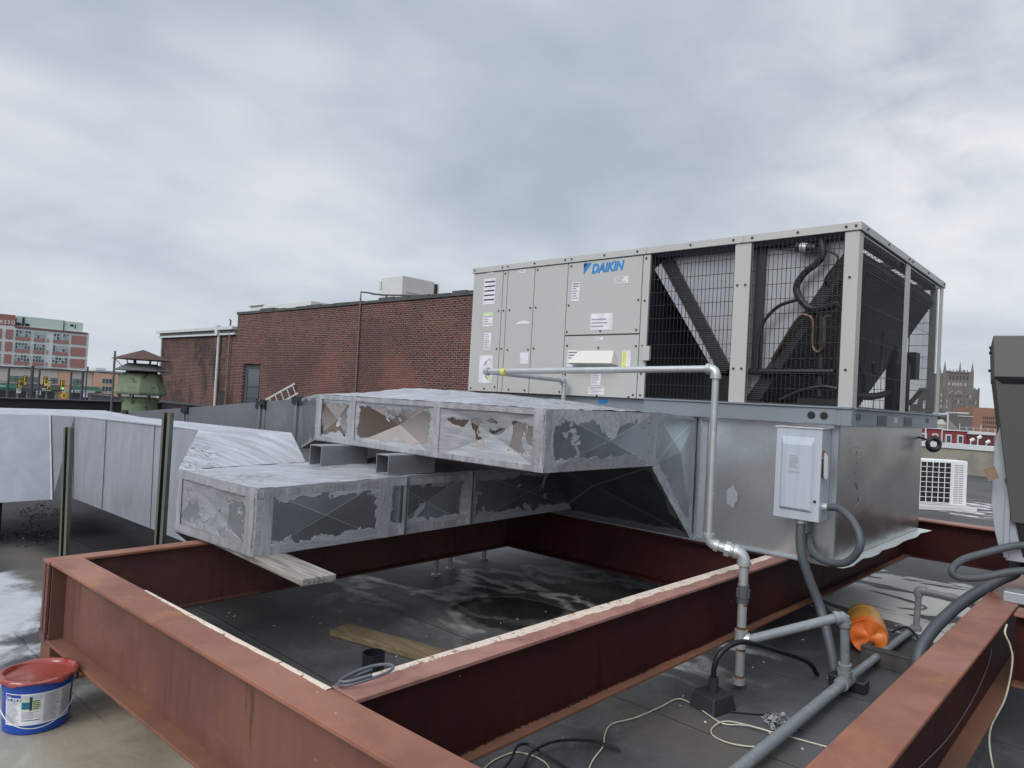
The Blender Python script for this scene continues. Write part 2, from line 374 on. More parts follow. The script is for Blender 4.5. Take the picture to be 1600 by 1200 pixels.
M_ = {}
def mt(k): return M_[k]
M_.update(
 mastic=mat_mastic('silver_mastic', c=(.39, .405, .435), soft=1.4, rot=-42), mastic_slope=mat_mastic('silver_mastic_slope', c=(.39, .405, .435), streak=(2.2, 26, 2.2), soft=1.2, rot=-42), mastic_band=mat_mastic('silver_mastic_band', c=(.35, .36, .385), streak=(14, 14, 2.5), cracks=.2), mastic_y=mat_mastic('silver_mastic_across', c=(.32, .33, .36), streak=(30, 2.2, 30)),
 mastic_old=mat_mastic('weathered_silver_coating', c=(.30, .315, .35), streak=(7, 7, 1.4), cracks=.12, soft=.5),
 duct=mat_duct('mastic_edged_sheet_metal', .075, .66, c=(.35, .36, .385), metalc=(.50, .425, .385), rough=.15), duct_heavy=mat_duct('heavily_coated_sheet_metal', .10, .54, c=(.35, .36, .385), metalc=(.50, .425, .385), rough=.15),  # brown reflections tinted into the bare metal colour
 duct_dark=mat_duct('mastic_edged_dark_sheet_metal', .07, .68, metalc=(.30, .33, .36), streak=(30, 2.2, 30), rough=.42),
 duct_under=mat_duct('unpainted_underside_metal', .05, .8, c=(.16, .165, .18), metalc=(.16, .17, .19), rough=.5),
 grey_coat=paint('dull_grey_duct_coating', (.155, .165, .19), (.115, .125, .145), rough=.5, metal=.2, scale=1.4, var=.8, dirt=(.27, .28, .31), dirt_amt=.25),
 galv=mat_galv('galvanised_sheet', (.66, .70, .73), .30, .3), galv_dull=mat_galv('dull_galvanised', (.42, .45, .48), .45, .1),
 white_flash=paint('bright_flashing', (.62, .67, .66), (.5, .55, .55), rough=.3, metal=.45),
 beige=paint('beige_cabinet_enamel', (.40, .405, .39), (.36, .365, .35), rough=.42, scale=.9, var=.6, bump=.02),
 beige_seam=flat('cabinet_shadow_gap', (.10, .10, .095), .7),
 rail=paint('base_rail_zinc', (.25, .28, .31), (.20, .225, .25), rough=.42, metal=.5, scale=1.5),
 black=flat('black_enamel', (.012, .012, .014), .4), rubber=flat('black_hose_rubber', (.010, .010, .012), .45),
 inner_dark=flat('dark_partition_steel', (.022, .03, .04), .45), inner_light=paint('pale_inner_sheet', (.42, .44, .47), (.33, .35, .385), rough=.35, metal=.3, scale=2),
 copper=flat('tarnished_copper', (.10, .065, .05), .4, .6), coil=mat_coil(),
 label=flat('label_paper', (.62, .62, .66), .5), ink=flat('label_ink', (.03, .03, .05), .6), inkgrey=flat('fine_print', (.28, .28, .31), .6),
 yellow=flat('yellow_label', (.60, .56, .08), .5), green_label=flat('pale_green_label', (.50, .60, .38), .5),
 blue=flat('logo_blue', (.01, .19, .50), .4), navy=flat('logo_navy', (.008, .012, .03), .4),
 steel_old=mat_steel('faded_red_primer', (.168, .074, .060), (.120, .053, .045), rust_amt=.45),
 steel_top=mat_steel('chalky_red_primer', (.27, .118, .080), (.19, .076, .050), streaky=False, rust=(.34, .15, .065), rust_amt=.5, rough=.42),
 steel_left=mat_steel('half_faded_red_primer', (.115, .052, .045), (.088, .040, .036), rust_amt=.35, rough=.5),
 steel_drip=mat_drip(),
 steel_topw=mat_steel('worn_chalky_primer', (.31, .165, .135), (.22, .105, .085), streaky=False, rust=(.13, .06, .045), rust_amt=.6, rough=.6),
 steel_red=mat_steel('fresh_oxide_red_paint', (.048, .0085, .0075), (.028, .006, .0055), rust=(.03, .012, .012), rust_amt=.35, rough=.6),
 steel_flr=mat_steel('rusty_lower_flange', (.20, .088, .055), (.13, .065, .045), streaky=False, rust=(.18, .085, .04), rust_amt=.5, rough=.7),
 crust=mat_crust(), pipe=paint('galvanised_pipe', (.46, .48, .49), (.30, .32, .33), rough=.4, metal=.55, scale=8, dirt=(.55, .56, .55), dirt_amt=.5),
 pipe_grey=paint('grey_painted_pipe', (.20, .22, .235), (.15, .165, .18), rough=.45, scale=6, dirt=(.42, .42, .42), dirt_amt=.4),
 rust=flat('pipe_rust', (.17, .075, .03), .8), conduit=paint('grey_liquidtight_conduit', (.075, .085, .098), (.055, .063, .074), rough=.5, scale=4),
 box=paint('pale_grey_box_enamel', (.40, .44, .49), (.32, .36, .41), rough=.42, scale=2, streak=True, var=.7, streak_sc=(30, 30, .8)), red=flat('red_handle', (.22, .03, .03), .5),
 lever=flat('bare_lever', (.6, .6, .6), .35, .5),
 roof=mat_roof(), brick=mat_brick('red_brick'), brick_dark=mat_brick('sooty_brick', (.075, .04, .035), (.045, .03, .028), black=.75),
 coping=paint('dark_tar_coping', (.055, .06, .06), (.10, .105, .10), rough=.8, scale=3), white_trim=paint('weathered_white_trim', (.50, .52, .54), (.38, .40, .42), rough=.6, scale=3),
 tar=paint('black_parapet_tar', (.020, .020, .023), (.032, .032, .035), rough=.6, scale=2), win_frame=flat('dark_window_frame', (.045, .045, .055), .6),
 glass=mat_glassy('dark_glass', (.025, .03, .04)), hvac_white=paint('pale_hvac_enamel', (.50, .52, .51), (.43, .45, .44), rough=.5, scale=2),
 alu=flat('ladder_aluminium', (.55, .55, .53), .4, .4), vent=mat_vent(), vent_cap=paint('rusty_cap', (.075, .042, .034), (.055, .035, .03), rough=.8, scale=2),
 vent_grey=paint('grey_cap', (.11, .115, .12), (.16, .165, .165), rough=.7, scale=2),
 wood=mat_wood('weathered_plank', (.30, .28, .25), (.12, .11, .095)), wood2=mat_wood('mossy_plank', (.23, .17, .10), (.12, .09, .055), moss=(.17, .13, .055)),
 pail=flat('blue_pail_plastic', (.008, .055, .32), .3), redpaint=paint('wet_red_paint', (.27, .055, .042), (.20, .04, .032), rough=.16, scale=5, bump=.02, spec=.6), wire=flat('steel_wire', (.6, .6, .6), .3, .6),
 orange=None, amber=None,
 cable_w=flat('cream_cable', (.50, .48, .38), .5), cable_b=flat('black_cable', (.008, .008, .01), .5), cable_g=flat('grey_cable', (.10, .11, .13), .5),
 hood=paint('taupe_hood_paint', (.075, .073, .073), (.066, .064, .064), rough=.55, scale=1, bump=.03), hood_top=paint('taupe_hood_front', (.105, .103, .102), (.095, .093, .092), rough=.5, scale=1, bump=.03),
 plate=paint('pale_steel_plate', (.34, .36, .39), (.28, .30, .33), rough=.4, metal=.3, scale=4), tag=paint('brass_nameplate', (.22, .15, .10), (.10, .065, .045), rough=.5, scale=30),
 concrete=paint('lichen_concrete', (.24, .23, .19), (.15, .145, .125), rough=.9, scale=1.2, var=1, dirt=(.22, .21, .12), dirt_amt=.5),
 white=paint('white_enamel', (.66, .67, .67), (.6, .61, .61), rough=.4, scale=2, bump=.02), cement=paint('pale_cement', (.50, .50, .49), (.4, .4, .39), rough=.8, scale=3),
)
k = NM('amber_to_orange_plastic'); v = k.coord('Object'); y = k.sep(v)[1]
c = k.mix(k.ss(y, .0, .14), (.62, .13, .02), (.50, .27, .05)); n = k.noise(v, 9, 4, .6)
M_['orange'] = k.set(Base_Color=k.mix(k.math('MULTIPLY', k.ss(n, .45, .7), .4), c, (.35, .12, .03)), Roughness=.4)
# ---------------------------------------------------------------- mesh building
ORG = {}
class M:
    def __init__(s): s.v = []; s.f = []; s.mi = []; s.uv = []; s.dm = []
    def add(s, vs, fs, mi=0, uvs=None, dims=(1, 1)):
        o = len(s.v); s.v += [tuple(map(float, a)) for a in vs]
        for i, f in enumerate(fs):
            s.f.append([o + j for j in f]); s.mi.append(mi)
            s.uv.append([uvs[j] for j in f] if uvs else [(0, 0)] * len(f)); s.dm.append(dims)
        return s
    def quad(s, a, b, c, d, mi=0):
        a, b, c, d = map(Vector, (a, b, c, d)); w = (b - a).length; h = (d - a).length
        return s.add([a, b, c, d], [(0, 1, 2, 3)], mi, [(0, 0), (w, 0), (w, h), (0, h)], (w, h))
    def poly(s, pts, mi=0): return s.add(pts, [tuple(range(len(pts)))], mi)
    def box(s, x0, y0, z0, x1, y1, z1, mi=0):
        x0, x1 = sorted((x0, x1)); y0, y1 = sorted((y0, y1)); z0, z1 = sorted((z0, z1))
        v = [(x0, y0, z0), (x1, y0, z0), (x1, y1, z0), (x0, y1, z0), (x0, y0, z1), (x1, y0, z1), (x1, y1, z1), (x0, y1, z1)]
        return s.add(v, [(0, 3, 2, 1), (4, 5, 6, 7), (0, 1, 5, 4), (1, 2, 6, 5), (2, 3, 7, 6), (3, 0, 4, 7)], mi)
    def hexa(s, b, t, mi=0):       # bottom 4 + top 4 points, both counter-clockwise seen from above
        return s.add(list(b) + list(t), [(3, 2, 1, 0), (4, 5, 6, 7), (0, 1, 5, 4), (1, 2, 6, 5), (2, 3, 7, 6), (3, 0, 4, 7)], mi)
    def beam(s, p, q, w, h, mi=0):  # bar with w across (horizontal) and h up
        p, q = Vector(p), Vector(q); d = (q - p).normalized()
        sx = d.cross(Vector((0, 0, 1)))
        sx = Vector((1, 0, 0)) if sx.length < 1e-4 else sx.normalized()
        su = sx.cross(d)
        r = [sx * (a * w / 2) + su * (b * h / 2) for a, b in ((-1, -1), (1, -1), (1, 1), (-1, 1))]
        return s.add([p + x for x in r] + [q + x for x in r], [(0, 1, 2, 3), (7, 6, 5, 4), (0, 4, 5, 1), (1, 5, 6, 2), (2, 6, 7, 3), (3, 7, 4, 0)], mi)
    def cyl(s, p, q, r, n=16, mi=0, r2=None, caps=True):
        p, q = Vector(p), Vector(q); r2 = r if r2 is None else r2; d = (q - p).normalized()
        a = d.orthogonal().normalized(); b = d.cross(a); vs = []
        for c, rr in ((p, r), (q, r2)):
            for i in range(n):
                t = 2 * math.pi * i / n; vs.append(c + (a * math.cos(t) + b * math.sin(t)) * rr)
        fs = [(i, (i + 1) % n, n + (i + 1) % n, n + i) for i in range(n)]
        if caps: fs += [tuple(range(n - 1, -1, -1)), tuple(range(n, 2 * n))]
        return s.add(vs, fs, mi)
    def tube(s, pts, r, n=10, mi=0, smooth=6, ribs=0):
        P = [Vector(p) for p in pts]
        if smooth > 1 and len(P) > 2:
            Q = []
            E = [P[0] * 2 - P[1]] + P + [P[-1] * 2 - P[-2]]
            for i in range(1, len(E) - 2):
                a, b, c, d = E[i - 1:i + 3]
                for j in range(smooth):
                    t = j / smooth
                    Q.append(.5 * ((2 * b) + (c - a) * t + (2 * a - 5 * b + 4 * c - d) * t * t + (3 * b - a - 3 * c + d) * t ** 3))
            Q.append(P[-1]); P = Q
        if ribs:                       # resample for a corrugated hose
            L = [0]
            for a, b in zip(P, P[1:]): L.append(L[-1] + (b - a).length)
            n_ = int(L[-1] / ribs) * 2; Q = []; j = 0
            for i in range(n_ + 1):
                x = L[-1] * i / n_
                while j < len(L) - 2 and L[j + 1] < x: j += 1
                Q.append(P[j].lerp(P[j + 1], (x - L[j]) / max(1e-9, L[j + 1] - L[j])))
            P = Q
        a = None; vs = []
        for i, p in enumerate(P):
            d = (P[min(i + 1, len(P) - 1)] - P[max(i - 1, 0)]).normalized()
            a = d.orthogonal().normalized() if a is None else (a - d * a.dot(d)).normalized()
            b = d.cross(a); rr = r * (.93 if ribs and i % 2 else 1)
            for j in range(n):
                t = 2 * math.pi * j / n; vs.append(p + (a * math.cos(t) + b * math.sin(t)) * rr)
        m_ = len(P)
        fs = [(i * n + j, i * n + (j + 1) % n, (i + 1) * n + (j + 1) % n, (i + 1) * n + j) for i in range(m_ - 1) for j in range(n)]
        fs += [tuple(range(n - 1, -1, -1)), tuple((m_ - 1) * n + j for j in range(n))]
        return s.add(vs, fs, mi)
    def lathe(s, prof, c, n=32, mi=0, axis=(0, 0, 1), sx=1):
        d = Vector(axis).normalized(); a = d.orthogonal().normalized() if abs(d.z) < .99 else Vector((1, 0, 0)); b = d.cross(a); c = Vector(c); vs = []
        for r, z in prof:
            for j in range(n):
                t = 2 * math.pi * j / n; vs.append(c + d * z + (a * math.cos(t) * sx + b * math.sin(t)) * r)
        fs = [(i * n + j, i * n + (j + 1) % n, (i + 1) * n + (j + 1) % n, (i + 1) * n + j) for i in range(len(prof) - 1) for j in range(n)]
        return s.add(vs, fs, mi)
    def prism(s, poly, d, mi=0):      # polygon (3D points) pushed by vector d
        n = len(poly); d = Vector(d); vs = [Vector(p) for p in poly] + [Vector(p) + d for p in poly]
        return s.add(vs, [tuple(range(n)), tuple(range(2 * n - 1, n - 1, -1))] + [(i, n + i, n + (i + 1) % n, (i + 1) % n) for i in range(n)], mi)
    def xbreak(s, a, b, c, d, push, mi=0, div=1):   # panel a-b-c-d folded into four triangles, centre pushed along the normal
        a, b, c, d = map(Vector, (a, b, c, d)); w = (b - a).length; h = (d - a).length
        nn = (b - a).cross(d - a).normalized(); ce = (a + b + c + d) / 4 + nn * push
        return s.add([a, b, c, d, ce], [(0, 1, 4), (1, 2, 4), (2, 3, 4), (3, 0, 4)], mi, [(0, 0), (w, 0), (w, h), (0, h), (w / 2, h / 2)], (w, h))
    def build(s, name, mats, parent=None, bevel=0, smooth=False, base=None, sharp=38):
        if not isinstance(mats, (list, tuple)): mats = [mats]
        mats = [M_[x] if isinstance(x, str) else x for x in mats]
        if parent is not None: org = ORG[parent.name]
        elif base is not None: org = Vector(base)
        else:
            xs = [v[0] for v in s.v]; ys = [v[1] for v in s.v]; zs = [v[2] for v in s.v]
            org = Vector(((min(xs) + max(xs)) / 2, (min(ys) + max(ys)) / 2, min(zs)))
        me = bpy.data.meshes.new(name); me.from_pydata([tuple(Vector(v) - org) for v in s.v], [], s.f)
        for m in mats: me.materials.append(m)
        me.polygons.foreach_set('material_index', s.mi)
        if any(u != (0, 0) for f in s.uv for u in f):
            u1 = me.uv_layers.new(name='UVMap'); u2 = me.uv_layers.new(name='dims'); i = 0
            for f, uv, dm in zip(s.f, s.uv, s.dm):
                for u in uv: u1.data[i].uv = u; u2.data[i].uv = dm; i += 1
        if smooth:
            me.polygons.foreach_set('use_smooth', [True] * len(s.f)); me.set_sharp_from_angle(angle=R(sharp))
        me.update()
        o = bpy.data.objects.new(name, me); COL.objects.link(o)
        if parent is not None: o.parent = parent
        else: o.location = org
        ORG[o.name] = org
        if bevel:
            b = o.modifiers.new('bevel', 'BEVEL'); b.width = bevel; b.segments = 2; b.limit_method = 'ANGLE'; b.angle_limit = R(40); b.harden_normals = False
        return o
def tag(o, label, cat, group=None, kind=None):
    o['label'] = label; o['category'] = cat
    if group: o['group'] = group
    if kind: o['kind'] = kind
    return o
def thing(name, loc, label, cat, group=None):
    o = bpy.data.objects.new(name, None); COL.objects.link(o); o.location = loc; o.empty_display_size = .1
    ORG[o.name] = Vector(loc); return tag(o, label, cat, group)
def struct(o): o['kind'] = 'structure'; return o
def text(name, s, mat, parent, origin, xdir, updir, size, depth=.001, shear=0, offset=0, width=None, align='LEFT', spacing=1):
    cu = bpy.data.curves.new(name, 'FONT'); cu.body = s; cu.size = size; cu.shear = shear; cu.offset = offset; cu.extrude = depth; cu.align_x = align; cu.space_character = spacing
    to = bpy.data.objects.new('t', cu); COL.objects.link(to)
    me = bpy.data.meshes.new_from_object(to.evaluated_get(bpy.context.evaluated_depsgraph_get())); COL.objects.unlink(to); bpy.data.objects.remove(to)
    x = Vector(xdir).normalized(); u = Vector(updir).normalized(); n = x.cross(u); xs = [v.co.x for v in me.vertices]
    sx = (width / (max(xs) - min(xs))) if width else 1
    org = ORG[parent.name]
    for v in me.vertices: v.co = Vector(origin) - org + x * (v.co.x * sx) + u * v.co.y + n * v.co.z
    me.materials.clear(); me.materials.append(M_[mat])
    o = bpy.data.objects.new(name, me); COL.objects.link(o); o.parent = parent; ORG[o.name] = org; return o
def copy_tree(o, parent=None, delta=None):
    c = o.copy(); COL.objects.link(c)
    ORG[c.name] = ORG[o.name]
    if parent: c.parent = parent
    for ch in [x for x in bpy.data.objects if x.parent == o]: copy_tree(ch, c)
    return c
# ================================================================ ground and roof
g = M(); g.quad((-1500, -1500, -6), (1500, -1500, -6), (1500, 1500, -6), (-1500, 1500, -6))
gr = g.build('ground', paint('asphalt_ground', (.09, .09, .09), (.13, .13, .125), rough=.9, scale=.02, coord='Position')); struct(gr)
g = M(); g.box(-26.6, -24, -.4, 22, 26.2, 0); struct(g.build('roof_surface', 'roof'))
g = M(); g.box(-26.75, -24, 0, -26.35, 10.2, .72); g.box(-26.8, -24, .72, -26.3, 10.2, .76)
tag(g.build('roof_parapet', 'tar'), 'low black tarred parapet at the street edge behind the left duct', 'parapet')
g = M(); g.box(-34, 10.2, -.2, -10, 10.7, .76); g.box(-34, 10.15, .76, -10, 10.75, .80)
tag(g.build('roof_parapet', 'tar'), 'low black tarred parapet in front of the two brick walls', 'parapet')
# neighbouring low roof behind that parapet
g = M(); g.box(-34, 10.7, -.5, -8, 14.3, .35); struct(g.build('neighbour_roof', 'tar'))
p = M(); p.box(-16, 25.6, 0, 14, 25.95, .78)
pr = p.build('concrete_parapet', 'concrete'); tag(pr, 'lichen-stained concrete parapet with white coping behind the small condenser', 'parapet')
c = M(); c.box(-16.05, 25.55, .782, 14, 26.0, .93); c.build('coping', 'white_trim', pr)
# brick block added unseen behind the camera, for brown reflections in the sheet metal
p = M(); p.box(-26, -16, -.2, -7, -9.5, 6.2); b_ = p.build('reflected_block', mat_brick('tan_brick', (.50, .33, .25), (.42, .27, .2), (.5, .4, .34)))
tag(b_, 'unseen tan brick block added behind the camera for brown reflections', 'building')
p = M(); p.box(-26.1, -16.1, 6.202, -6.9, -9.4, 6.4); p.build('coping', 'coping', b_)

# ================================================================ neighbouring brick building
Y0 = 14.39
bb = thing('brick_building', (-22, Y0, -.5), 'long red brick building with a crumbling dark coping, rising behind the ducts', 'building')
p = M()
wx0, wx1, wz0, wz1 = -28.75, -27.25, .6, 2.45          # window recess
p.box(-29.5, Y0, -.5, wx0, Y0 + 12, 4.6); p.box(wx1, Y0, -.5, -9, Y0 + 12, 4.6)
p.box(wx0, Y0, -.5, wx1, Y0 + 12, wz0); p.box(wx0, Y0, wz1, wx1, Y0 + 12, 4.6); p.box(wx0, Y0 + .3, wz0, wx1, Y0 + 12, wz1)
p.build('wall', 'brick', bb)
p = M(); p.box(-29.55, Y0 - .05, 4.6, -9, Y0 + .35, 4.66)
x = -29.55
while x < -10:
    w = random.uniform(.5, 1.1); h = random.choice([.02, .04, .06, .09, .03]); p.box(x, Y0 - .03 + random.uniform(-.03, .02), 4.661, x + w * .92, Y0 + .3, 4.67 + h); x += w
p.build('coping', 'coping', bb)
p = M(); p.box(wx0 + .02, Y0 + .1, wz0 + .02, wx1 - .02, Y0 + .28, wz1 - .02)
w_ = p.build('window', 'win_frame', bb)
p = M(); p.box(wx0 + .3, Y0 + .07, wz0 + .15, wx1 - .18, Y0 + .098, 1.45); p.build('pane', 'glass', w_); p = M(); p.box(wx0 + .3, Y0 + .07, 1.53, wx1 - .18, Y0 + .098, 2.2); p.build('pane', 'glass', w_)
p = M()
for zz in (.75, 1.1, 1.49, 2.22): p.box(wx0 + .3, Y0 + .05, zz - .015, wx1 - .18, Y0 + .069, zz + .015)
p.box(wx0 + .27, Y0 + .04, wz0, wx0 + .31, Y0 + .098, 2.2); p.build('bar', flat('grey_window_bar', (.09, .1, .11)), w_)
p = M(); p.tube([(-20.4, Y0 - .06, .4), (-20.42, Y0 - .06, 4.75), (-20.42, Y0 - .06, 5.02), (-20.3, Y0 + .3, 5.02)], .03, 6, smooth=1)
p.build('conduit', flat('thin_conduit', (.14, .10, .09)), bb)
p = M(); p.tube([(-20.3, Y0 + .3, 5.0), (-20.0, Y0 + .6, 4.98), (-18.9, Y0 + 1.1, 4.97)], .03, 6, smooth=1); p.box(-19.9, Y0 + .6, 4.8, -19.85, Y0 + .65, 4.98); p.build('gas_line', 'coping', bb)
# rooftop units on it
u = thing('rooftop_unit', (-19.4, 15.9, 4.65), 'pale boxy rooftop air conditioner standing on the long brick building', 'air conditioner')
p = M(); p.box(-20.83, 15.5, 4.75, -19.65, 17.0, 5.74); p.build('cabinet', 'hvac_white', u, bevel=.02)
p = M(); p.box(-20.95, 15.45, 5.3, -20.81, 15.75, 5.6); p.box(-20.9, 15.5, 4.8, -20.81, 15.6, 5.2); p.build('junction_box', 'hvac_white', u)
p = M(); p.box(-20.8, 15.55, 4.65, -19.7, 17.2, 4.748); p.build('curb', 'coping', u)
p = M(); p.box(-19.649, 15.7, 5.15, -19.64, 16.8, 5.18); p.box(-19.649, 15.7, 4.98, -19.64, 16.3, 5.0); p.build('trim_line', 'inkgrey', u)
p = M(); p.box(-20.78, 17.001, 4.8, -19.7, 17.2, 5.68); p.build('coil_section', 'black', u)
p = M(); p.box(-19.72, 17.201, 4.75, -19.66, 17.24, 5.72); p.build('corner_trim', 'hvac_white', u)
p = M(); p.box(-33.6, 17, 4.6, -28, 19, 5.5); p.box(-33.7, 16.9, 5.5, -32.3, 17.5, 5.56)
tag(p.build('rooftop_unit', 'hvac_white', bevel=.02), 'low pale box on the left end of the long brick building roof', 'air conditioner')
# sooty annex
an = thing('brick_annex', (-34, Y0 + .5, -.5), 'lower sooty brick annex with white cornice, left of the long brick building', 'building')
p = M(); p.box(-37.6, Y0 + .02, -.5, -29.52, Y0 + 10, 3.72); p.build('wall', 'brick_dark', an)
p = M(); p.box(-37.75, Y0 - .02, -.5, -37.602, Y0 + .3, 3.7); p.build('corner_strip', 'white_trim', an)
p = M(); p.box(-37.85, Y0 - .12, 3.722, -29.55, Y0 + .5, 3.80); p.box(-37.95, Y0 - .2, 3.95, -29.55, Y0 + .5, 4.08); p.build('cornice', 'white_trim', an)
p = M(); p.box(-37.8, Y0 - .05, 3.802, -29.55, Y0 + .5, 3.948); p.build('fascia', flat('grey_fascia', (.12, .125, .13)), an)
p = M(); p.tube([(-31.0, Y0 - .1, 3.75), (-31.0, Y0 - .1, .3)], .06, 8, smooth=1); p.box(-31.2, Y0 - .22, 3.7, -30.95, Y0 - .03, 4.15); p.build('downspout', 'white_trim', an)
p = M(); p.tube([(-29.62, Y0 - .3, 4.35), (-29.95, Y0 - .1, 4.35), (-30.0, Y0 - .1, .3)], .035, 6, smooth=1); p.build('conduit', flat('brown_conduit', (.17, .12, .10)), an)
p = M(); p.box(-30.75, Y0 - .0, .5, -30.3, Y0 + .015, 1.25); p.build('opening', 'black', an)
# ================================================================ green ventilator and mast
vc = Vector((-23.5, 8.45, 0))
ve = thing('roof_ventilator', vc, 'large flaking green roof ventilator with a rusty pointed cap', 'ventilator')
p = M(); p.lathe([(.50, 0), (.50, 1.0), (.0, 1.0)], vc, 16); p.build('neck', 'vent', ve, smooth=True)
p = M()
for i in range(8):
    t = i * math.pi / 4; p = M(); p.beam(vc + Vector((.50 * math.cos(t), .50 * math.sin(t), .82)), vc + Vector((.66 * math.cos(t), .66 * math.sin(t), 1.10)), .04, .04); p.build('bracket', 'vent', ve)
def octo(p, prof, n=8, mi=0, rot=.39):
    vs = []
    for r_, z in prof:
        for j in range(n):
            t = rot + 2 * math.pi * j / n; vs.append(vc + Vector((r_ * math.cos(t), r_ * math.sin(t), z)))
    p.add(vs, [(i * n + j, i * n + (j + 1) % n, (i + 1) * n + (j + 1) % n, (i + 1) * n + j) for i in range(len(prof) - 1) for j in range(n)], mi)
p = M(); octo(p, [(.66, 1.08), (.74, 1.1), (.75, 1.16), (.56, 1.74), (.50, 1.76)]); p.build('hood', 'vent', ve)
p = M(); octo(p, [(.45, 1.1), (.45, 1.95), (0, 1.95)]); p.build('inner_drum', 'tar', ve)
p = M(); octo(p, [(.55, 1.84), (.79, 1.82), (.80, 1.85), (.42, 2.06), (.4, 2.0)], rot=.2); p.build('upper_skirt', 'vent_grey', ve)
p = M()
for i in range(6):
    t = i * math.pi / 3 + .2; p = M(); p.beam(vc + Vector((.38 * math.cos(t), .38 * math.sin(t), 1.95)), vc + Vector((.46 * math.cos(t), .46 * math.sin(t), 2.24)), .07 if i % 2 else .03, .03); p.build('strut', 'vent_cap', ve)

p = M(); octo(p, [(0, 2.2), (.86, 2.17), (.86, 2.19), (0, 2.5)], n=6, rot=.12); p.build('cap', 'vent_cap', ve)
p = M(); p.cyl((-24.3, 7.9, 0), (-24.3, 7.9, 2.42), .035, 8); p.beam((-24.3, 7.9, 2.2), (-24.05, 8.15, 1.85), .02, .02); p.box(-24.42, 7.88, 2.18, -24.15, 7.92, 2.2)
tag(p.build('steel_mast', 'vent_grey'), 'thin grey mast standing just left of the green ventilator', 'mast')
# ================================================================ ladder beyond the duct
la = thing('ladder', (-25.0, 13.8, .45), 'short pale aluminium ladder leaning against the brick wall beyond the duct', 'ladder')
a0 = Vector((-25.75, 13.2, .62)); a1 = Vector((-24.35, 14.3, 1.72)); off = Vector((.12, .1, -.36))
for q in (a0, a0 + off):
    p = M(); p.beam(q, q + (a1 - a0), .03, .07); p.build('rail', 'alu', la)
for i in range(8):
    t = (i + .6) / 8; q = a0.lerp(a1, t); p = M(); p.beam(q, q + off, .035, .035); p.build('rung', 'alu', la)
# ================================================================ steel support frame
ZT, ZB, TF = .62, .24, .016
fr = thing('steel_platform', (-3, 3, 0), 'large rust-red steel I-beam frame carrying the ducts and the air conditioner', 'steel frame')
def ibeam(p0, p1, w, webm, topm, botm, zb=ZB, crust=None, stiff=()):
    """ I-beam from p0 to p1 (plan points on the web's line); w = flange width; crust = (side, from, to, width) """
    p0, p1 = Vector((*p0, 0)), Vector((*p1, 0)); L = (p1 - p0).length; d = (p1 - p0) / L; s_ = Vector((-d.y, d.x, 0))
    def bx(m, u0, u1, v0, v1, z0, z1):
        q = [p0 + d * u + s_ * v for u, v in ((u0, v0), (u1, v0), (u1, v1), (u0, v1))]
        m.hexa([x + Vector((0, 0, z0)) for x in q], [x + Vector((0, 0, z1)) for x in q])
    m = M(); bx(m, 0, L, -.006, .006, zb + TF, ZT - TF); o = m.build('beam', webm, fr)
    m = M(); bx(m, 0, L, -w / 2, w / 2, ZT - TF + .0002, ZT); m.build('top_flange', topm, o, bevel=.003)
    m = M(); bx(m, 0, L, -w / 2, w / 2, zb, zb + TF - .0002); m.build('bottom_flange', botm, o, bevel=.003)
    for u in stiff:
        for v0, v1 in ((-w / 2 + .008, -.0065), (.0065, w / 2 - .008)):
            m = M(); bx(m, u - .006, u + .006, v0, v1, zb + TF + .001, ZT - TF - .001); m.build('stiffener', webm, o)
    if crust:
        sd, c0, c1, cw = crust; m = M(); n_ = int((c1 - c0) / .02); vs = []; e = sd * w / 2
        for i in range(n_ + 1):
            u = c0 + (c1 - c0) * i / n_; wi = cw * (1 + .10 * math.sin(u * 9) + .07 * math.sin(u * 31 + 1) + random.uniform(-.08, .08)) * min(1, .35 + i / n_ * 2)
            for v, z in ((e, ZT + .0005), (e, ZT + .003), (e - sd * wi * .9, ZT + .003), (e - sd * wi, ZT + .0005)): vs.append(p0 + d * u + s_ * v + Vector((0, 0, z)))
        m.add(vs, [(4 * i + j, 4 * i + j + 1, 4 * i + 5 + j, 4 * i + 4 + j) for i in range(n_) for j in range(3)])
        m.build('peeling_strip', 'crust', o, smooth=True, sharp=60)
    return o
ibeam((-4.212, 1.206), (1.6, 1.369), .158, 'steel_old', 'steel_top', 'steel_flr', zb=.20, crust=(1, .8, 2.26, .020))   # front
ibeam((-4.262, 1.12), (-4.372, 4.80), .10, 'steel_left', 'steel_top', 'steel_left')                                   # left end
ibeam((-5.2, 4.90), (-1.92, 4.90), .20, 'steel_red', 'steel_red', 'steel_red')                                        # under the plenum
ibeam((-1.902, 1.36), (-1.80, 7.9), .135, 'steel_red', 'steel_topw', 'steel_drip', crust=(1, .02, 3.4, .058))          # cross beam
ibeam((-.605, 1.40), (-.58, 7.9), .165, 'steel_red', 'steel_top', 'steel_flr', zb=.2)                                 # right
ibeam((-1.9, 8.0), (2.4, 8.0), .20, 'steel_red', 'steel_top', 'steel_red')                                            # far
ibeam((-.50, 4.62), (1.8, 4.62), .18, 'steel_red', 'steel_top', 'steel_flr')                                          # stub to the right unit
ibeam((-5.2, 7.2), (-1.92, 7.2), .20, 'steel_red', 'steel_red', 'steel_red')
m = M(); m.box(-4.305, 1.124, .20, -4.218, 1.136, ZT - TF - .001); m.build('end_plate', 'steel_old', fr)
m = M(); m.box(-4.20, 1.135, .20 + TF + .001, -4.19, 1.199, ZT - TF - .001); m.build('stiffener', 'steel_old', fr)
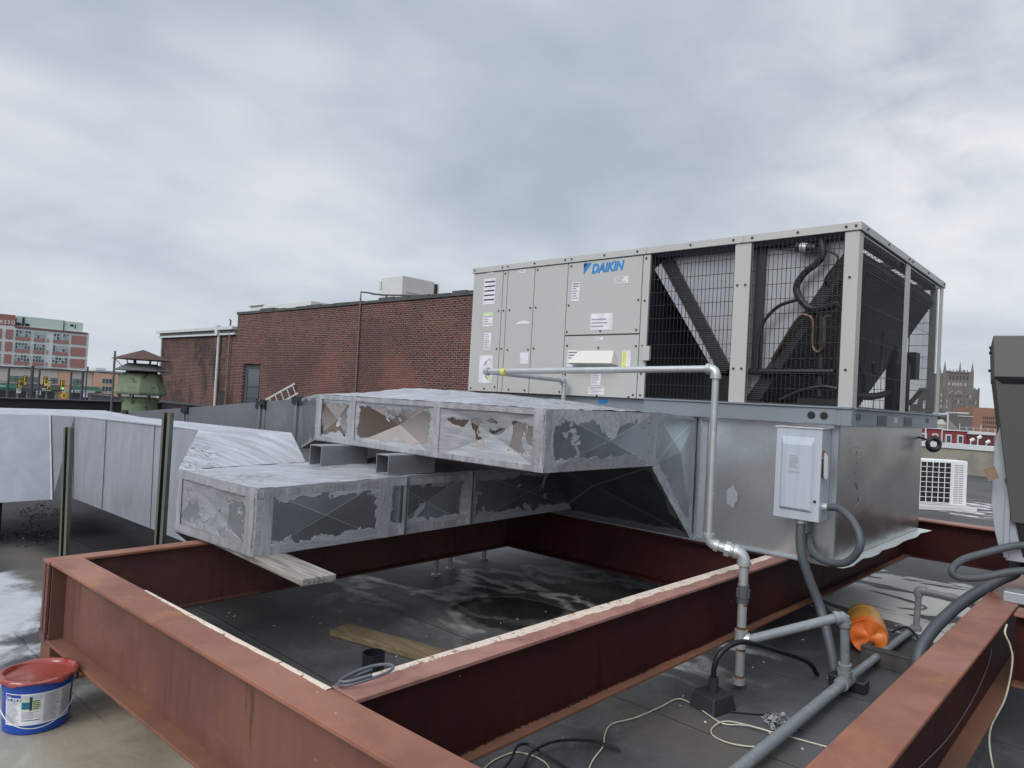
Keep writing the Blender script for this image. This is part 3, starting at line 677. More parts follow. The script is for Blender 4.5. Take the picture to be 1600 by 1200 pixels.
for (x, y) in ((-4.25, 1.215), (1.4, 1.36), (2.2, 8.0), (1.6, 4.62)):
    zt = .199 if y < 2 else ZB - .001
    m = M(); m.box(x - .08, y - .075, 0, x + .08, y + .075, zt); o_ = m.build('post', 'steel_flr', fr); m = M(); m.box(x - .11, y - .1, .001, x + .11, y + .1, .02); m.build('base_plate', 'steel_flr', o_)
m = M()
for z0, z1, xx in ((.30, .40, -.36), (.43, .50, -.38), (.51, .60, -.34)): m.box(xx, 4.42, z0, xx + .5, 4.527, z1)
m.build('bracket', 'steel_flr', fr)
# ================================================================ plenum curb below the big unit
PX0, PX1, PY0, PY1 = -4.95, -1.505, 4.84, 7.12
pl = thing('plenum_curb', (-3.2, 6, ZT), 'galvanised plenum box between the steel frame and the big air conditioner', 'plenum')
def wall_grid(p, a, b, z0, z1, outward, amp=.006, nx=14, nz=8, mi=0):
    a, b = Vector(a), Vector(b); vs = []; o = Vector(outward)
    for j in range(nz + 1):
        for i in range(nx + 1):
            t, s_ = i / nx, j / nz; q = a.lerp(b, t); q.z = z0 + (z1 - z0) * s_
            e = math.sin(math.pi * t) * math.sin(math.pi * s_)
            vs.append(q + o * amp * e * (math.sin(5 * t + 2 * s_ + 1) + .7 * math.sin(9 * t - 5 * s_)))
    p.add(vs, [(j * (nx + 1) + i, j * (nx + 1) + i + 1, (j + 1) * (nx + 1) + i + 1, (j + 1) * (nx + 1) + i) for j in range(nz) for i in range(nx)], mi)
zb_, zt_ = ZT + .015, 1.54
p = M(); wall_grid(p, (PX0, PY0, 0), (PX1, PY0, 0), zb_, zt_, (0, -1, 0), .004, 24); p.quad((PX0, PY1, zb_), (PX0, PY0, zb_), (PX0, PY0, zt_), (PX0, PY1, zt_)); p.quad((PX1, PY1, zb_), (PX0, PY1, zb_), (PX0, PY1, zt_), (PX1, PY1, zt_))
p.build('front_sheet', 'galv', pl, smooth=True)
p = M(); wall_grid(p, (PX1, PY0, 0), (PX1, PY1, 0), zb_, zt_, (1, 0, 0), .007, 18); p.build('end_sheet', mat_galv('end_sheet_metal', (.50, .49, .48), .27, .28), pl, smooth=True)
p = M(); p.box(PX0 - .03, PY0 - .045, ZT + .003, PX1, PY0 + .02, zb_ - .001); p.build('bottom_lip', 'galv_dull', pl)
p = M(); vs = []
n_ = 16
for i in range(n_ + 1):
    y = PY0 - .06 + (PY1 + .12 - PY0) * i / n_
    vs += [(PX1 - .02, y, ZT + .012), (PX1 + .085 + .012 * math.sin(i * 1.7), y, ZT + .004 - .006 * math.sin(i * 1.1) ** 2 + .01)]
p.add(vs, [(2 * i, 2 * i + 1, 2 * i + 3, 2 * i + 2) for i in range(n_)]); fo = p.build('flashing', 'white_flash', pl)
sm_ = fo.modifiers.new('t', 'SOLIDIFY'); sm_.thickness = .003
p = M(); p.box(PX1 - .028, PY0 - .004, zb_, PX1 + .003, PY0 - .001, zt_); p.box(PX1 + .001, PY0 - .002, zb_, PX1 + .004, PY0 + .03, zt_); p.build('corner_seam', 'galv_dull', pl)
p = M(); p.box(-2.47, PY0 - .012, zb_ + .01, -2.42, PY0 - .001, zt_ - .02); p.build('duct_collar', 'mastic_old', pl)
p = M()
for cx, cz, rx, rz in ((-2.21, .98, .042, .075),):
    n_ = 26; p.poly([(cx + rx * math.cos(2 * math.pi * i / n_) * (1 + .13 * math.sin(1.3 * i)), PY0 - .007, cz + rz * math.sin(2 * math.pi * i / n_) * (1 + .13 * math.sin(1.3 * i))) for i in range(n_)])
p.build('sealant_dab', paint('thin_sealant_smear', (.42, .45, .48), (.34, .37, .40), rough=.45, metal=.6, scale=12), pl)
p = M(); random.seed(21)     # pencilled figures on the end sheet
for i in range(26):
    y = 5.28 + random.uniform(-.05, .05); z = .98 + i * .016; p.box(PX1 + .0085, y, z, PX1 + .0095, y + random.choice([.004, .03, .02]), z + random.choice([.004, .012, .02]))
p.build('marker_writing', 'inkgrey', pl)
# ================================================================ the big rooftop unit
UX0, UX1, UY0, UY1, UZ0, UZ1 = -4.945, -1.41, 4.78, 7.26, 1.65, 2.855
un = thing('packaged_air_conditioner', (-3.2, 6, 1.54), 'long beige packaged air conditioner with blue lettering and mesh-guarded coils', 'air conditioner')
p = M(); p.box(UX0, UY0 + .03, UZ0 + .001, -2.985, UY1, UZ1 - .05); p.build('cabinet', 'beige', un)
def panel(x0, x1, z0, z1, nm='panel'):
    p = M(); p.box(x0 + .0035, UY0, z0 + .003, x1 - .0035, UY0 + .029, z1 - .003); return p.build(nm, 'beige', un, bevel=.003)
ZTR = 2.80
panel(UX0, -4.548, UZ0, ZTR, 'access_panel'); panel(-4.548, -4.488, UZ0, ZTR, 'mullion'); panel(-4.488, -4.155, UZ0, ZTR, 'access_panel')
panel(-4.155, -3.775, UZ0, ZTR, 'access_panel'); panel(-3.775, -3.02, 2.17, ZTR, 'access_panel'); panel(-3.775, -3.02, UZ0, 2.164, 'access_panel'); panel(-3.02, -2.95, UZ0, ZTR, 'corner_post')
p = M(); p.box(UX0 + .01, UY0 + .012, UZ0 + .01, -2.96, UY0 + .03, ZTR - .01); p.build('shadow_gap', 'beige_seam', un)
# roof cap
p = M(); p.box(UX0 - .012, UY0 - .012, ZTR + .003, UX1 + .012, UY0 + .02, UZ1); p.box(UX1 - .02, UY0 + .0205, ZTR + .003, UX1 + .012, UY1 + .012, UZ1); p.box(UX0 - .012, UY1 - .02, ZTR + .003, UX1 - .021, UY1 + .012, UZ1)
p.box(UX0 - .012, UY0 + .0205, ZTR + .003, UX0 + .02, UY1 - .0205, UZ1); p.box(UX0 + .0205, UY0 + .0205, 2.828, -2.96, UY1 - .0205, UZ1 - .004)
p.box(-2.20, UY0 - .016, ZTR + .005, -2.185, UY0 - .0125, UZ1 - .001); p.box(-2.995, UY0 - .016, ZTR + .005, -2.98, UY0 - .0125, UZ1 - .001)
p.build('roof_cap', 'beige', un, bevel=.003)
for x0, x1, y0, y1 in ((-2.25, -2.13, UY0, UY0 + .05), (-1.5, UX1, UY0, UY0 + .09), (UX1 - .012, UX1, 5.965, 6.085), (UX1 - .012, UX1, 7.16, UY1), (-1.5, -1.46, 7.17, UY1), (-2.25, -2.13, 7.2, UY1), (-2.98, -2.93, 7.2, UY1)):
    p = M(); p.box(x0, y0, UZ0 + .002, x1, y1, ZTR); p.build('corner_post', 'beige', un, bevel=.004)
p = M()
for (x, z) in [(-4.92, 2.83), (-4.55, 2.83), (-4.48, 2.83), (-4.15, 2.83), (-3.8, 2.83), (-3.73, 2.83), (-3.39, 2.83), (-3.07, 2.83), (-4.9, 1.68), (-4.72, 1.68), (-4.58, 1.70), (-4.58, 2.42), (-4.58, 2.06), (-4.52, 2.06), (-4.52, 2.42), (-4.44, 2.42), (-4.44, 2.05), (-4.185, 2.43), (-4.12, 2.43), (-4.12, 2.06), (-4.185, 2.05), (-3.745, 2.43), (-3.75, 2.2), (-3.40, 2.2), (-3.05, 2.2), (-3.045, 2.44), (-2.985, 2.43), (-3.045, 2.07), (-2.985, 2.07), (-3.74, 2.08), (-3.41, 2.06), (-3.745, 1.83), (-3.75, 1.68), (-3.05, 1.68), (-2.985, 1.68), (-4.2, 1.68), (-4.4, 1.68), (-3.8, 1.68), (-4.52, 2.77), (-4.12, 2.77), (-3.74, 2.77), (-2.99, 2.77), (-3.09, 1.66), (-3.4, 1.66), (-2.985, 1.85), (-2.6, 2.83), (-2.26, 2.83), (-2.12, 2.83), (-1.49, 2.83), (-1.43, 2.83), (-1.8, 2.83), (-1.46, 2.5), (-1.46, 1.9), (-2.16, 2.5), (-2.22, 2.5), (-2.16, 1.9), (-2.22, 1.9)]:
    yy = UY0 - (.013 if z > 2.8 else .001); p.cyl((x, yy, z), (x, yy - .006, z), .0085, 6)
for (y, z) in [(4.9, 2.83), (5.4, 2.83), (5.97, 2.83), (6.08, 2.83), (6.6, 2.83), (7.2, 2.83)]: p.cyl((UX1 + .0125, y, z), (UX1 + .019, y, z), .0085, 6)
p.build('screw', 'black', un)
# labels
def label(x0, x1, z0, z1, mat='label', bars=6, dark=0, yoff=.0015, seed=0, band=None):
    p = M(); y = UY0 - yoff; p.box(x0, y - .001, z0, x1, y, z1, 0); rr = random.Random(seed); h = (z1 - z0)
    for i in range(bars):
        z = z1 - h * (i + .9) / (bars + .8); t = rr.random()
        p.box(x0 + .008, y - .0016, z, x0 + .008 + (x1 - x0 - .016) * (1 if i < dark else .5 + .5 * t), y - .0011, z + h / (bars + .8) * (.32 if i < dark else .42), 1 if i < dark else 2)
    if band: p.box(x0, y - .0018, z1 - h * band[1], x1, y - .0012, z1, 3)
    return p.build('label', [mat, 'ink', 'inkgrey', band[0] if band else 'ink'], un)
label(-4.795, -4.64, 2.488, 2.738, bars=5, dark=5, seed=1); label(-4.783, -4.65, 2.275, 2.41, bars=5, seed=2, band=('green_label', .24)); label(-4.755, -4.66, 2.048, 2.213, bars=8, seed=3)
label(-4.80, -4.62, 1.734, 1.997, bars=0, seed=4)
p = M(); y = UY0 - .003
for (a_, b_, r_) in (((-4.72, 1.93), (-4.66, 1.965), .004), ((-4.74, 1.90), (-4.70, 1.94), .008), ((-4.66, 1.965), (-4.64, 1.93), .003), ((-4.72, 1.93), (-4.69, 1.895), .003), ((-4.71, 1.80), (-4.67, 1.77), .008), ((-4.66, 1.80), (-4.65, 1.77), .003)): p.beam((a_[0], y, a_[1]), (b_[0], y, b_[1]), .001, r_)
p.build('diagram', 'ink', un)
p = M(); p.box(-4.70, UY0 - .0035, 1.75, -4.625, UY0 - .0028, 1.81); p.build('sticker', 'green_label', un)
label(-4.764, -4.68, 2.782, 2.797, bars=1, seed=5); label(-4.358, -4.27, 2.757, 2.787, bars=2, seed=6); label(-4.277, -4.175, 1.919, 2.023, bars=0); label(-3.72, -3.635, 2.465, 2.629, bars=7, dark=2, seed=8)
label(-3.283, -3.15, 2.584, 2.641, bars=4, dark=0, seed=9); label(-3.502, -3.28, 2.208, 2.345, bars=4, seed=10, band=('label', .3)); label(-3.448, -3.368, 2.12, 2.146, bars=2, seed=11)
label(-3.729, -3.62, 1.90, 2.04, bars=5, dark=3, seed=12); label(-3.172, -3.09, 1.90, 2.036, bars=0); label(-3.466, -3.37, 1.748, 1.857, bars=6, seed=13); label(-3.488, -3.33, 1.67, 1.739, bars=5, dark=1, seed=14)
p = M(); p.box(-3.165, UY0 - .0035, 1.905, -3.135, UY0 - .0028, 2.03); p.build('sticker', 'yellow', un)
p = M(); p.poly([(-4.363 + a_, UY0 - .002, 2.276 + b_) for a_, b_ in ((0, 0), (.05, .012), (.18, .008), (.17, .03), (.09, .042), (.04, .03))][::1]); p.build('torn_label', 'label', un)
# emblem: blue flag with a dark corner, and the name
p = M(); y = UY0 - .0025; p.prism([(-3.603, y, 2.775), (-3.603, y, 2.688), (-3.522, y, 2.782), (-3.545, y, 2.782)], (0, -.001, 0)); p.build('emblem', 'blue', un)
p = M(); p.prism([(-3.603, y - .0012, 2.782), (-3.603, y - .0012, 2.735), (-3.563, y - .0012, 2.782)], (0, -.0008, 0)); p.build('emblem', 'navy', un)
text('lettering', 'DAIKIN', 'blue', un, (-3.523, UY0 - .002, 2.692), (1, 0, .02), (0, 0, 1), .108, .0012, .25, .0035, .325)
# exhaust hood
p = M(); y = UY0
p.hexa([(-3.665, y - .10, 1.925), (-3.205, y - .10, 1.925), (-3.205, y - .001, 1.91), (-3.665, y - .001, 1.91)], [(-3.60, y - .012, 2.035), (-3.25, y - .012, 2.035), (-3.25, y - .001, 2.035), (-3.60, y - .001, 2.035)])
p.build('vent_hood', paint('cream_hood_enamel', (.56, .55, .50), (.5, .49, .45), rough=.4), un, bevel=.003)
p = M(); p.box(-2.972, UY0 - .03, 1.953, -2.905, UY0 - .001, 2.067); p.build('latch_box', 'beige', un, bevel=.004)
# base rail
p = M(); rz0, rz1 = 1.538, 1.648
p.box(-2.94, UY0 - .015, rz0, -1.47, UY0 + .06, rz1); p.box(-4.9, UY0 + .05, rz0, -2.94, UY0 + .09, rz1); p.box(-1.45, UY0 + .08, rz0, -1.415, UY1, rz1); p.box(-4.9, UY1 - .05, rz0, -1.455, UY1, rz1)
p.box(-1.47, UY0 - .018, rz0, -1.405, UY0 + .079, rz1)
p.build('base_rail', 'rail', un, bevel=.003)
p = M(); p.box(-2.94, UY0 - .03, rz1 + .0005, -1.405, UY0 + .03, rz1 + .012); p.box(-1.44, UY0 + .031, rz1 + .0005, -1.39, UY1, rz1 + .012); p.build('rail_lip', 'rail', un)
p = M()
for x in (-1.655, -1.575): p = M(); p.cyl((x, UY0 - .0187, 1.596), (x, UY0 - .0205, 1.596), .026, 18); p.build('lifting_hole', 'black', un)
for yy in (4.885, 4.935, 6.83, 6.89):
    p = M(); xx = -1.4145 if yy > 5 else -1.4045; p.cyl((xx, yy, 1.6), (xx + .0015, yy, 1.6), .022, 14); p.build('lifting_hole', 'black', un)
for y0, y1 in ((5.37, 5.6), (6.09, 6.33)): p = M(); p.box(-1.4149, y0, 1.548, -1.4125, y1, 1.618); p.build('fork_slot', 'black', un)
p = M(); p.box(-1.4148, 5.80, 1.57, -1.412, 5.89, 1.612); p.build('sticker', 'label', un)
p = M(); p.box(-3.41, UY0 + .045, 1.60, -3.33, UY0 + .049, 1.63); p.build('sticker', 'blue', un)
p = M(); p.box(-1.72, UY0 - .0185, 1.545, -1.50, UY0 - .0155, 1.645); p.build('lifting_plate', 'rail', un)
# coil section: partition, floor, V coils, end plate
p = M(); p.box(-2.985, UY0 + .04, UZ0 + .002, -2.95, UY1 - .02, 2.80); p.box(-2.949, UY0 + .06, UZ0 + .002, UX1 - .06, UY1 - .06, UZ0 + .02); p.build('partition', 'inner_dark', un)
yc0, yc1 = UY0 + .10, UY1 - .12
p = M(); p.prism([(-2.93, yc0, 2.74), (-2.84, yc0, 2.80), (-2.29, yc0, 1.90), (-2.42, yc0, 1.86)], (0, yc1 - yc0, 0)); p.build('condenser_coil', 'coil', un)
p = M(); p.prism([(-2.17, yc0, 1.68), (-2.06, yc0, 1.68), (-1.46, yc0, 2.66), (-1.50, yc0, 2.74)], (0, yc1 - yc0, 0)); p.build('condenser_coil', 'coil', un)
p = M(); p.prism([(-2.955, yc0 - .03, 2.69), (-2.90, yc0 - .03, 2.73), (-2.40, yc0 - .03, 1.92), (-2.43, yc0 - .03, 1.92)], (0, .02, 0)); p.build('coil_bracket', 'inner_light', un)
p = M(); p.prism([(-2.84, yc0 + .04, 2.79), (-2.29, yc0 + .04, 1.90), (-2.19, yc0 + .04, 1.68), (-2.10, yc0 + .04, 1.69), (-1.50, yc0 + .04, 2.70), (-1.46, yc0 + .04, 2.79)], (0, .008, 0)); p.build('end_plate', 'inner_light', un)
p = M(); p.box(-2.135, yc0 + .0, 1.9, -2.07, yc0 + .035, 2.79); p.build('darkening_strip', 'inner_dark', un)  # dark strip added to darken the dim left side of this bay
p = M()
for y0 in (UY0 + .06, 5.98, 7.08): p.box(-2.94, y0, 2.78, -1.46, y0 + .1, 2.826)
p.box(-2.94, UY0 + .161, 2.781, -2.88, 7.079, 2.825); p.box(-1.52, UY0 + .161, 2.781, -1.46, 7.079, 2.825); p.build('fan_deck', 'inner_dark', un)
for yy in (5.46, 6.58):
    p = M()
    for i in range(9): p.beam((-2.88, yy - .45 + i * .11, 2.84), (-1.52, yy - .45 + i * .11, 2.84), .004, .004)
    p.build('fan_guard', 'black', un)
    p = M(); p.cyl((-2.2, yy, 2.70), (-2.2, yy, 2.79), .07, 14)
    for i in range(4):
        t = i * math.pi / 2 + yy; d = Vector((math.cos(t), math.sin(t), 0)); s_ = Vector((-d.y, d.x, 0)); c = Vector((-2.2, yy, 2.75))
        p.prism([c + d * .07 - s_ * .05 + Vector((0, 0, -.02)), c + d * .40 - s_ * .09 + Vector((0, 0, -.03)), c + d * .42 + s_ * .06 + Vector((0, 0, .03)), c + d * .07 + s_ * .05 + Vector((0, 0, .02))], (0, 0, .006))
    p.build('fan', 'inner_dark', un)
p = M(); p.cyl((-1.56, 6.45, 1.67), (-1.56, 6.45, 2.05), .09, 14); p.cyl((-1.56, 6.45, 2.05), (-1.56, 6.45, 2.2), .08, 14, r2=.04); p.build('compressor', 'black', un, smooth=True)
p = M(); p.box(-1.60, 6.72, 1.95, -1.49, 6.86, 2.18); p.build('control_box', 'black', un)
yh = UY0 + .055
def hose(pts, r, mat='rubber', nm='refrigerant_hose', dy=0): 
    q = M(); q.tube([(x, yh + dy + (e[0] if e else 0), z) for x, z, *e in pts], r, 8); return q.build(nm, mat, un, smooth=True)
hose([(-1.68, 2.82), (-1.66, 2.66), (-1.77, 2.56), (-1.82, 2.46), (-1.77, 2.36), (-1.69, 2.31), (-1.54, 2.34)], .024)
hose([(-2.15, 2.80, .1), (-1.82, 2.745), (-1.71, 2.725), (-1.6, 2.69), (-1.555, 2.63), (-1.63, 2.51), (-1.62, 2.46, .06)], .008, nm='liquid_line')
p = M(); p.cyl((-1.83, yh, 2.745), (-1.70, yh, 2.722), .033, 14); p.build('filter_drier', 'black', un, smooth=True)
p = M(); p.cyl((-1.80, yh, 2.74), (-1.755, yh, 2.732), .0345, 14); p.build('filter_band', flat('bare_band', (.5, .5, .5), .35, .6), un, smooth=True)
hose([(-1.8, 2.385), (-1.94, 2.34), (-2.04, 2.23), (-2.07, 2.09), (-2.07, 1.90)], .013)
hose([(-2.18, 1.885, .03), (-1.9, 1.885), (-1.55, 1.89)], .022)
hose([(-1.98, 1.97, .05), (-1.80, 2.24), (-1.73, 2.265), (-1.695, 2.22), (-1.69, 2.07), (-1.655, 2.02), (-1.62, 2.07), (-1.62, 2.24), (-1.58, 2.26)], .013, 'copper', 'tube_bend', -.01)
hose([(-1.66, 2.26), (-1.655, 2.1), (-1.65, 1.72)], .03, dy=.04); hose([(-1.53, 2.3), (-1.54, 1.95), (-1.53, 1.7)], .035, dy=.05); hose([(-1.9, 1.69), (-1.75, 1.76), (-1.62, 1.79), (-1.52, 1.78)], .014)
p = M(); p.box(-1.78, yh, 1.66, -1.5, yh + .1, 1.71); p.build('valve_tray', 'black', un)
for pts, r_ in (([(-1.5, 5.0, 1.74), (-1.5, 5.6, 1.76), (-1.5, 5.95, 1.80)], .025), ([(-1.5, 5.2, 1.95), (-1.5, 5.32, 1.88), (-1.5, 5.35, 1.78)], .015), ([(-1.48, 5.45, 2.0), (-1.5, 5.55, 1.94), (-1.5, 5.7, 1.94), (-1.5, 5.76, 2.06), (-1.5, 5.76, 2.25)], .014), ([(-1.5, 6.2, 1.72), (-1.5, 6.6, 1.74), (-1.5, 6.95, 1.85)], .02)):
    p = M(); p.tube(pts, r_, 8); p.build('refrigerant_hose', 'rubber', un, smooth=True)
# wire guards
def guard(a, b, z0, z1, step, hz, r=.0022, out=(0, -1, 0), hr=1.2):
    a, b = Vector(a), Vector(b); p = M(); L = (b - a).length; d = (b - a) / L; n = int(L / step); o = Vector(out)
    for i in range(n + 1):
        q = a + d * (L * i / n); p.beam((q.x, q.y, z0), (q.x, q.y, z1), r * 2, r * 2)
    m = max(1, round((z1 - z0) / hz))
    for j in range(m + 1):
        z = z0 + (z1 - z0) * j / m; q = a + o * .004; t = b + o * .004; p.beam((q.x, q.y, z), (t.x, t.y, z), r * 2 * hr, r * 2 * hr)
    return p.build('wire_guard', 'black', un)
guard((-2.945, UY0 + .012, 0), (-2.255, UY0 + .012, 0), 1.665, 2.80, .031, .105, .0017)
guard((-2.125, UY0 + .012, 0), (-1.505, UY0 + .012, 0), 1.665, 2.80, .031, .105, .0017)
guard((UX1 - .012, UY0 + .095, 0), (UX1 - .012, 5.96, 0), 1.665, 2.80, .032, .21, .0016, (1, 0, 0), .6)
guard((UX1 - .012, 6.09, 0), (UX1 - .012, 7.105, 0), 1.665, 2.80, .032, .21, .0016, (1, 0, 0), .6)
guard((-2.9, UY1 - .02, 0), (-1.5, UY1 - .02, 0), 1.665, 2.80, .055, .105, .0018, (0, 1, 0))
# ================================================================ upper duct
du = thing('supply_duct', (-3.5, 3.6, 1.19), 'upper duct sealed with silver mastic, its cross-creased panels bare and brownish', 'duct')
Z0, Z1 = 1.19, 1.552
FY = 3.05; RX = -2.51
segs = [(-4.85, -4.365, 'duct', -.035), (-4.365, -3.43, 'duct', -.075), (-3.43, RX, 'duct_heavy', -.06)]
for x0, x1, mm, ps in segs:
    p = M(); p.xbreak((x0, FY, Z0), (x1, FY, Z0), (x1, FY, Z1), (x0, FY, Z1), ps); p.build('side_panel', mm, du)
RS = [0]
def rough_strip(a, b, nrm, w, t, mat, parent, nm='mastic_band', side=(0, 0, 1), n=16, seed=0, jag=.25):
    """ uneven brushed band of mastic following a seam from a to b """
    rr = random.Random(seed + int(a[0] * 100) + int(a[1] * 37)); a, b = Vector(a), Vector(b); nrm = Vector(nrm).normalized(); sd = Vector(side).normalized(); q = M(); vs = []
    RS[0] += 1; t0_ = .0006 + .00035 * (RS[0] % 9); n = n * 3; L_ = (b - a).length; ph = [rr.uniform(0, 6.28) for _ in range(8)]
    def wv(x, k_): return .55 * math.sin(x * 9 + ph[k_]) + .35 * math.sin(x * 23 + ph[k_ + 1]) + .3 * math.sin(x * 61 + ph[k_ + 2]) + rr.uniform(-.35, .35)
    for i in range(n + 1):
        c = a.lerp(b, i / n); x_ = L_ * i / n; w0 = .62 * w / 2 * (1 + min(jag, .3) * .45 * wv(x_, 0)); w1 = .62 * w / 2 * (1 + min(jag, .3) * .45 * wv(x_, 3)); tt = t0_ + .0003
        vs += [c - sd * w0 + nrm * t0_, c - sd * w0 * .85 + nrm * tt, c + sd * w1 * .85 + nrm * tt, c + sd * w1 + nrm * t0_]
    q.add(vs, [(4 * i + j, 4 * i + j + 1, 4 * i + 5 + j, 4 * i + 4 + j) for i in range(n) for j in range(3)])
    return q.build(nm, mat, parent)
for x, w in ((-4.365, .11), (-3.43, .10), (-4.80, .09), (-2.56, .13)):
    rough_strip((x, FY, Z0), (x, FY, Z1), (0, -1, 0), w, .008, 'mastic_band', du, side=(1, 0, 0), seed=3)
rough_strip((-4.85, FY, Z1 - .02), (RX, FY, Z1 - .02), (0, -1, 0), .05, .012, 'mastic_band', du, n=60, seed=5)
rough_strip((-4.85, FY, Z0 + .02), (RX, FY, Z0 + .02), (0, -1, 0), .055, .009, 'mastic_band', du, n=60, seed=9)
# end face (+X) and flare to the plenum
p = M(); p.xbreak((RX, FY, Z0), (RX, 4.23, Z0), (RX, 4.23, Z1), (RX, FY, Z1), .035); p.build('side_panel', mat_duct('end_panel_metal', .075, .60, metalc=(.36, .40, .43)), du)
for y, w in ((FY + .07, .15), (4.17, .13)): rough_strip((RX, y, Z0), (RX, y, Z1), (1, 0, 0), w, .008, 'mastic_band', du, side=(0, 1, 0), seed=4)
rough_strip((RX, FY, Z1 - .03), (RX, 4.23, Z1 - .03), (1, 0, 0), .07, .01, 'mastic_band', du, n=30, seed=6)
rough_strip((RX, FY, Z0 + .03), (RX, 4.23, Z0 + .03), (1, 0, 0), .07, .01, 'mastic_band', du, n=30, seed=7)
zf = ZT + .02; YE = 4.826
p = M(); A_, B_, C_, D_ = (RX, 4.23, Z0), (RX, YE, zf), (RX, YE, 1.53), (RX, 4.23, Z1); ce = (RX + .03, 4.55, 1.28)
p.add([A_, B_, C_, D_, ce], [(0, 1, 4), (1, 2, 4), (2, 3, 4), (3, 0, 4)], 0, [(0, 0), (.6, -.57 + .57), (.6, .9), (0, .36), (.3, .3)], (.6, .9)); p.build('flare_side', mat_duct('flare_metal', .05, .72, metalc=(.44, .48, .50), streak=(30, 30, 3)), du)
rough_strip(A_, B_, (1, 0, 0), .07, .01, 'mastic_band', du, side=(0, .7, .7), n=20, seed=8); rough_strip((RX, 4.23, 1.535), (RX, YE, 1.515), (1, 0, 0), .06, .012, 'mastic_band', du, n=16, seed=2)
LX = -3.78
p = M(); a_, b_, c_, d_ = Vector((LX, 4.23, Z0)), Vector((LX, YE, zf)), Vector((RX, YE, zf)), Vector((RX, 4.23, Z0)); ce = (a_ + b_ + c_ + d_) / 4 + Vector((-.1, .0, .04))
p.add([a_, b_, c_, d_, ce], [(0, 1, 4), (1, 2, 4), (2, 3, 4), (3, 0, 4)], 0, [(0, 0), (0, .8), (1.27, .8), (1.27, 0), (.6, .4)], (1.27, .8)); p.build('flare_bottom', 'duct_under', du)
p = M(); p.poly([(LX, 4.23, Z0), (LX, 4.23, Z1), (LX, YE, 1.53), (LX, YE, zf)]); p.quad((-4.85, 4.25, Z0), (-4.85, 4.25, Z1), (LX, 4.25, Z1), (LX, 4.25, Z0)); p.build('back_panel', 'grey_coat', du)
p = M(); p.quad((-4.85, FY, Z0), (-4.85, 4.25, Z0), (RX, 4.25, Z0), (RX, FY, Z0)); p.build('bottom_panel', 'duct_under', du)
p = M(); p.beam((LX, 4.22, Z0 - .012), (LX, YE, zf - .012), .05, .02); p.build('bottom_flange', 'mastic_old', du)
# crowned, lumpy top
nx, ny = 70, 40; vs = []; rr = random.Random(11)
def top_h(x, y):
    t = min(1, max(0, (y - FY) / 1.2)); hx = {0: 0}
    def lerp(a, b, u): return a + (b - a) * min(1, max(0, u))
    h = lerp(.012, .088, (x + 4.85) / .55) if x < -4.3 else lerp(.088, .072, (x + 4.3) / .8) if x < -3.5 else lerp(.072, .05, (x + 3.5) / .6) if x < -2.9 else lerp(.05, .004, (x + 2.9) / .38)
    return Z1 + h * math.sin(math.pi * min(1, t * .9 + .02)) + .0035 * (math.sin(x * 37 + y * 11) * math.sin(y * 29 - x * 7) + .6 * math.sin(x * 13 + 4 * y))
for j in range(ny + 1):
    for i in range(nx + 1):
        x = -4.85 + (RX + 4.85) * i / nx; y = FY + (4.25 - FY) * j / ny
        e = min(1, min(i, nx - i) / 3, min(j, ny - j) / 3)
        vs.append((x, y, Z1 + (top_h(x, y) - Z1) * (1 if j > 0 else .3) + rr.uniform(-.0022, .0022)))
p = M(); p.add(vs, [(j * (nx + 1) + i, j * (nx + 1) + i + 1, (j + 1) * (nx + 1) + i + 1, (j + 1) * (nx + 1) + i) for j in range(ny) for i in range(nx)])
p.add([(LX, 4.25, Z1 + .01), (RX, 4.25, Z1 + .003), (RX, YE, 1.531), (LX, YE, 1.531)], [(0, 1, 2, 3)]); p.build('top_panel', 'mastic', du, smooth=True, sharp=50)
# twisted piece to the narrower run going left
e0 = [Vector((-4.85, FY, Z0)), Vector((-4.85, 4.25, Z0)), Vector((-4.85, 4.25, Z1)), Vector((-4.85, FY, Z1))]
e1 = [Vector((-5.95, 3.6, 1.02)), Vector((-5.95, 4.5, 1.02)), Vector((-6.0, 4.5, 1.49)), Vector((-6.0, 3.6, 1.494))]
p = M(); p.quad(e1[0], e0[0], e0[3], e1[3]); p.build('side_panel', mat_duct('twisted_metal', .03, .74, metalc=(.6, .64, .66), rough=.2), du)
p = M(); p.poly([e1[3], e0[3], e0[2], e1[2]]); p.poly([e0[0], e1[0], e1[1], e0[1]]); p.build('top_panel', 'mastic', du)
rough_strip(e1[3] + Vector((.02, 0, -.015)), e0[3] + Vector((0, 0, -.015)), (-.3, -1, 0), .04, .01, 'mastic_band', du, n=16, seed=31)
run = [((-6.0, 3.6), 1.02, 1.494), ((-6.73, 3.6), .94, 1.425), ((-8.57, 3.6), .80, 1.276), ((-10.5, 3.6), .62, 1.12), ((-13, 3.6), .4, .93)]
for (q, zb0, zt0), (s_, zb1, zt1) in zip(run, run[1:]):
    p = M(); p.quad((s_[0], s_[1], zb1), (q[0], q[1], zb0), (q[0], q[1], zt0), (s_[0], s_[1], zt1)); p.poly([(s_[0], 3.6, zt1), (q[0], 3.6, zt0), (q[0], 4.5, zt0), (s_[0], 4.5, zt1)]); p.poly([(q[0], 3.6, zb0), (s_[0], 3.6, zb1), (s_[0], 4.5, zb1), (q[0], 4.5, zb0)])
    p.build('duct_section', 'grey_coat', du)
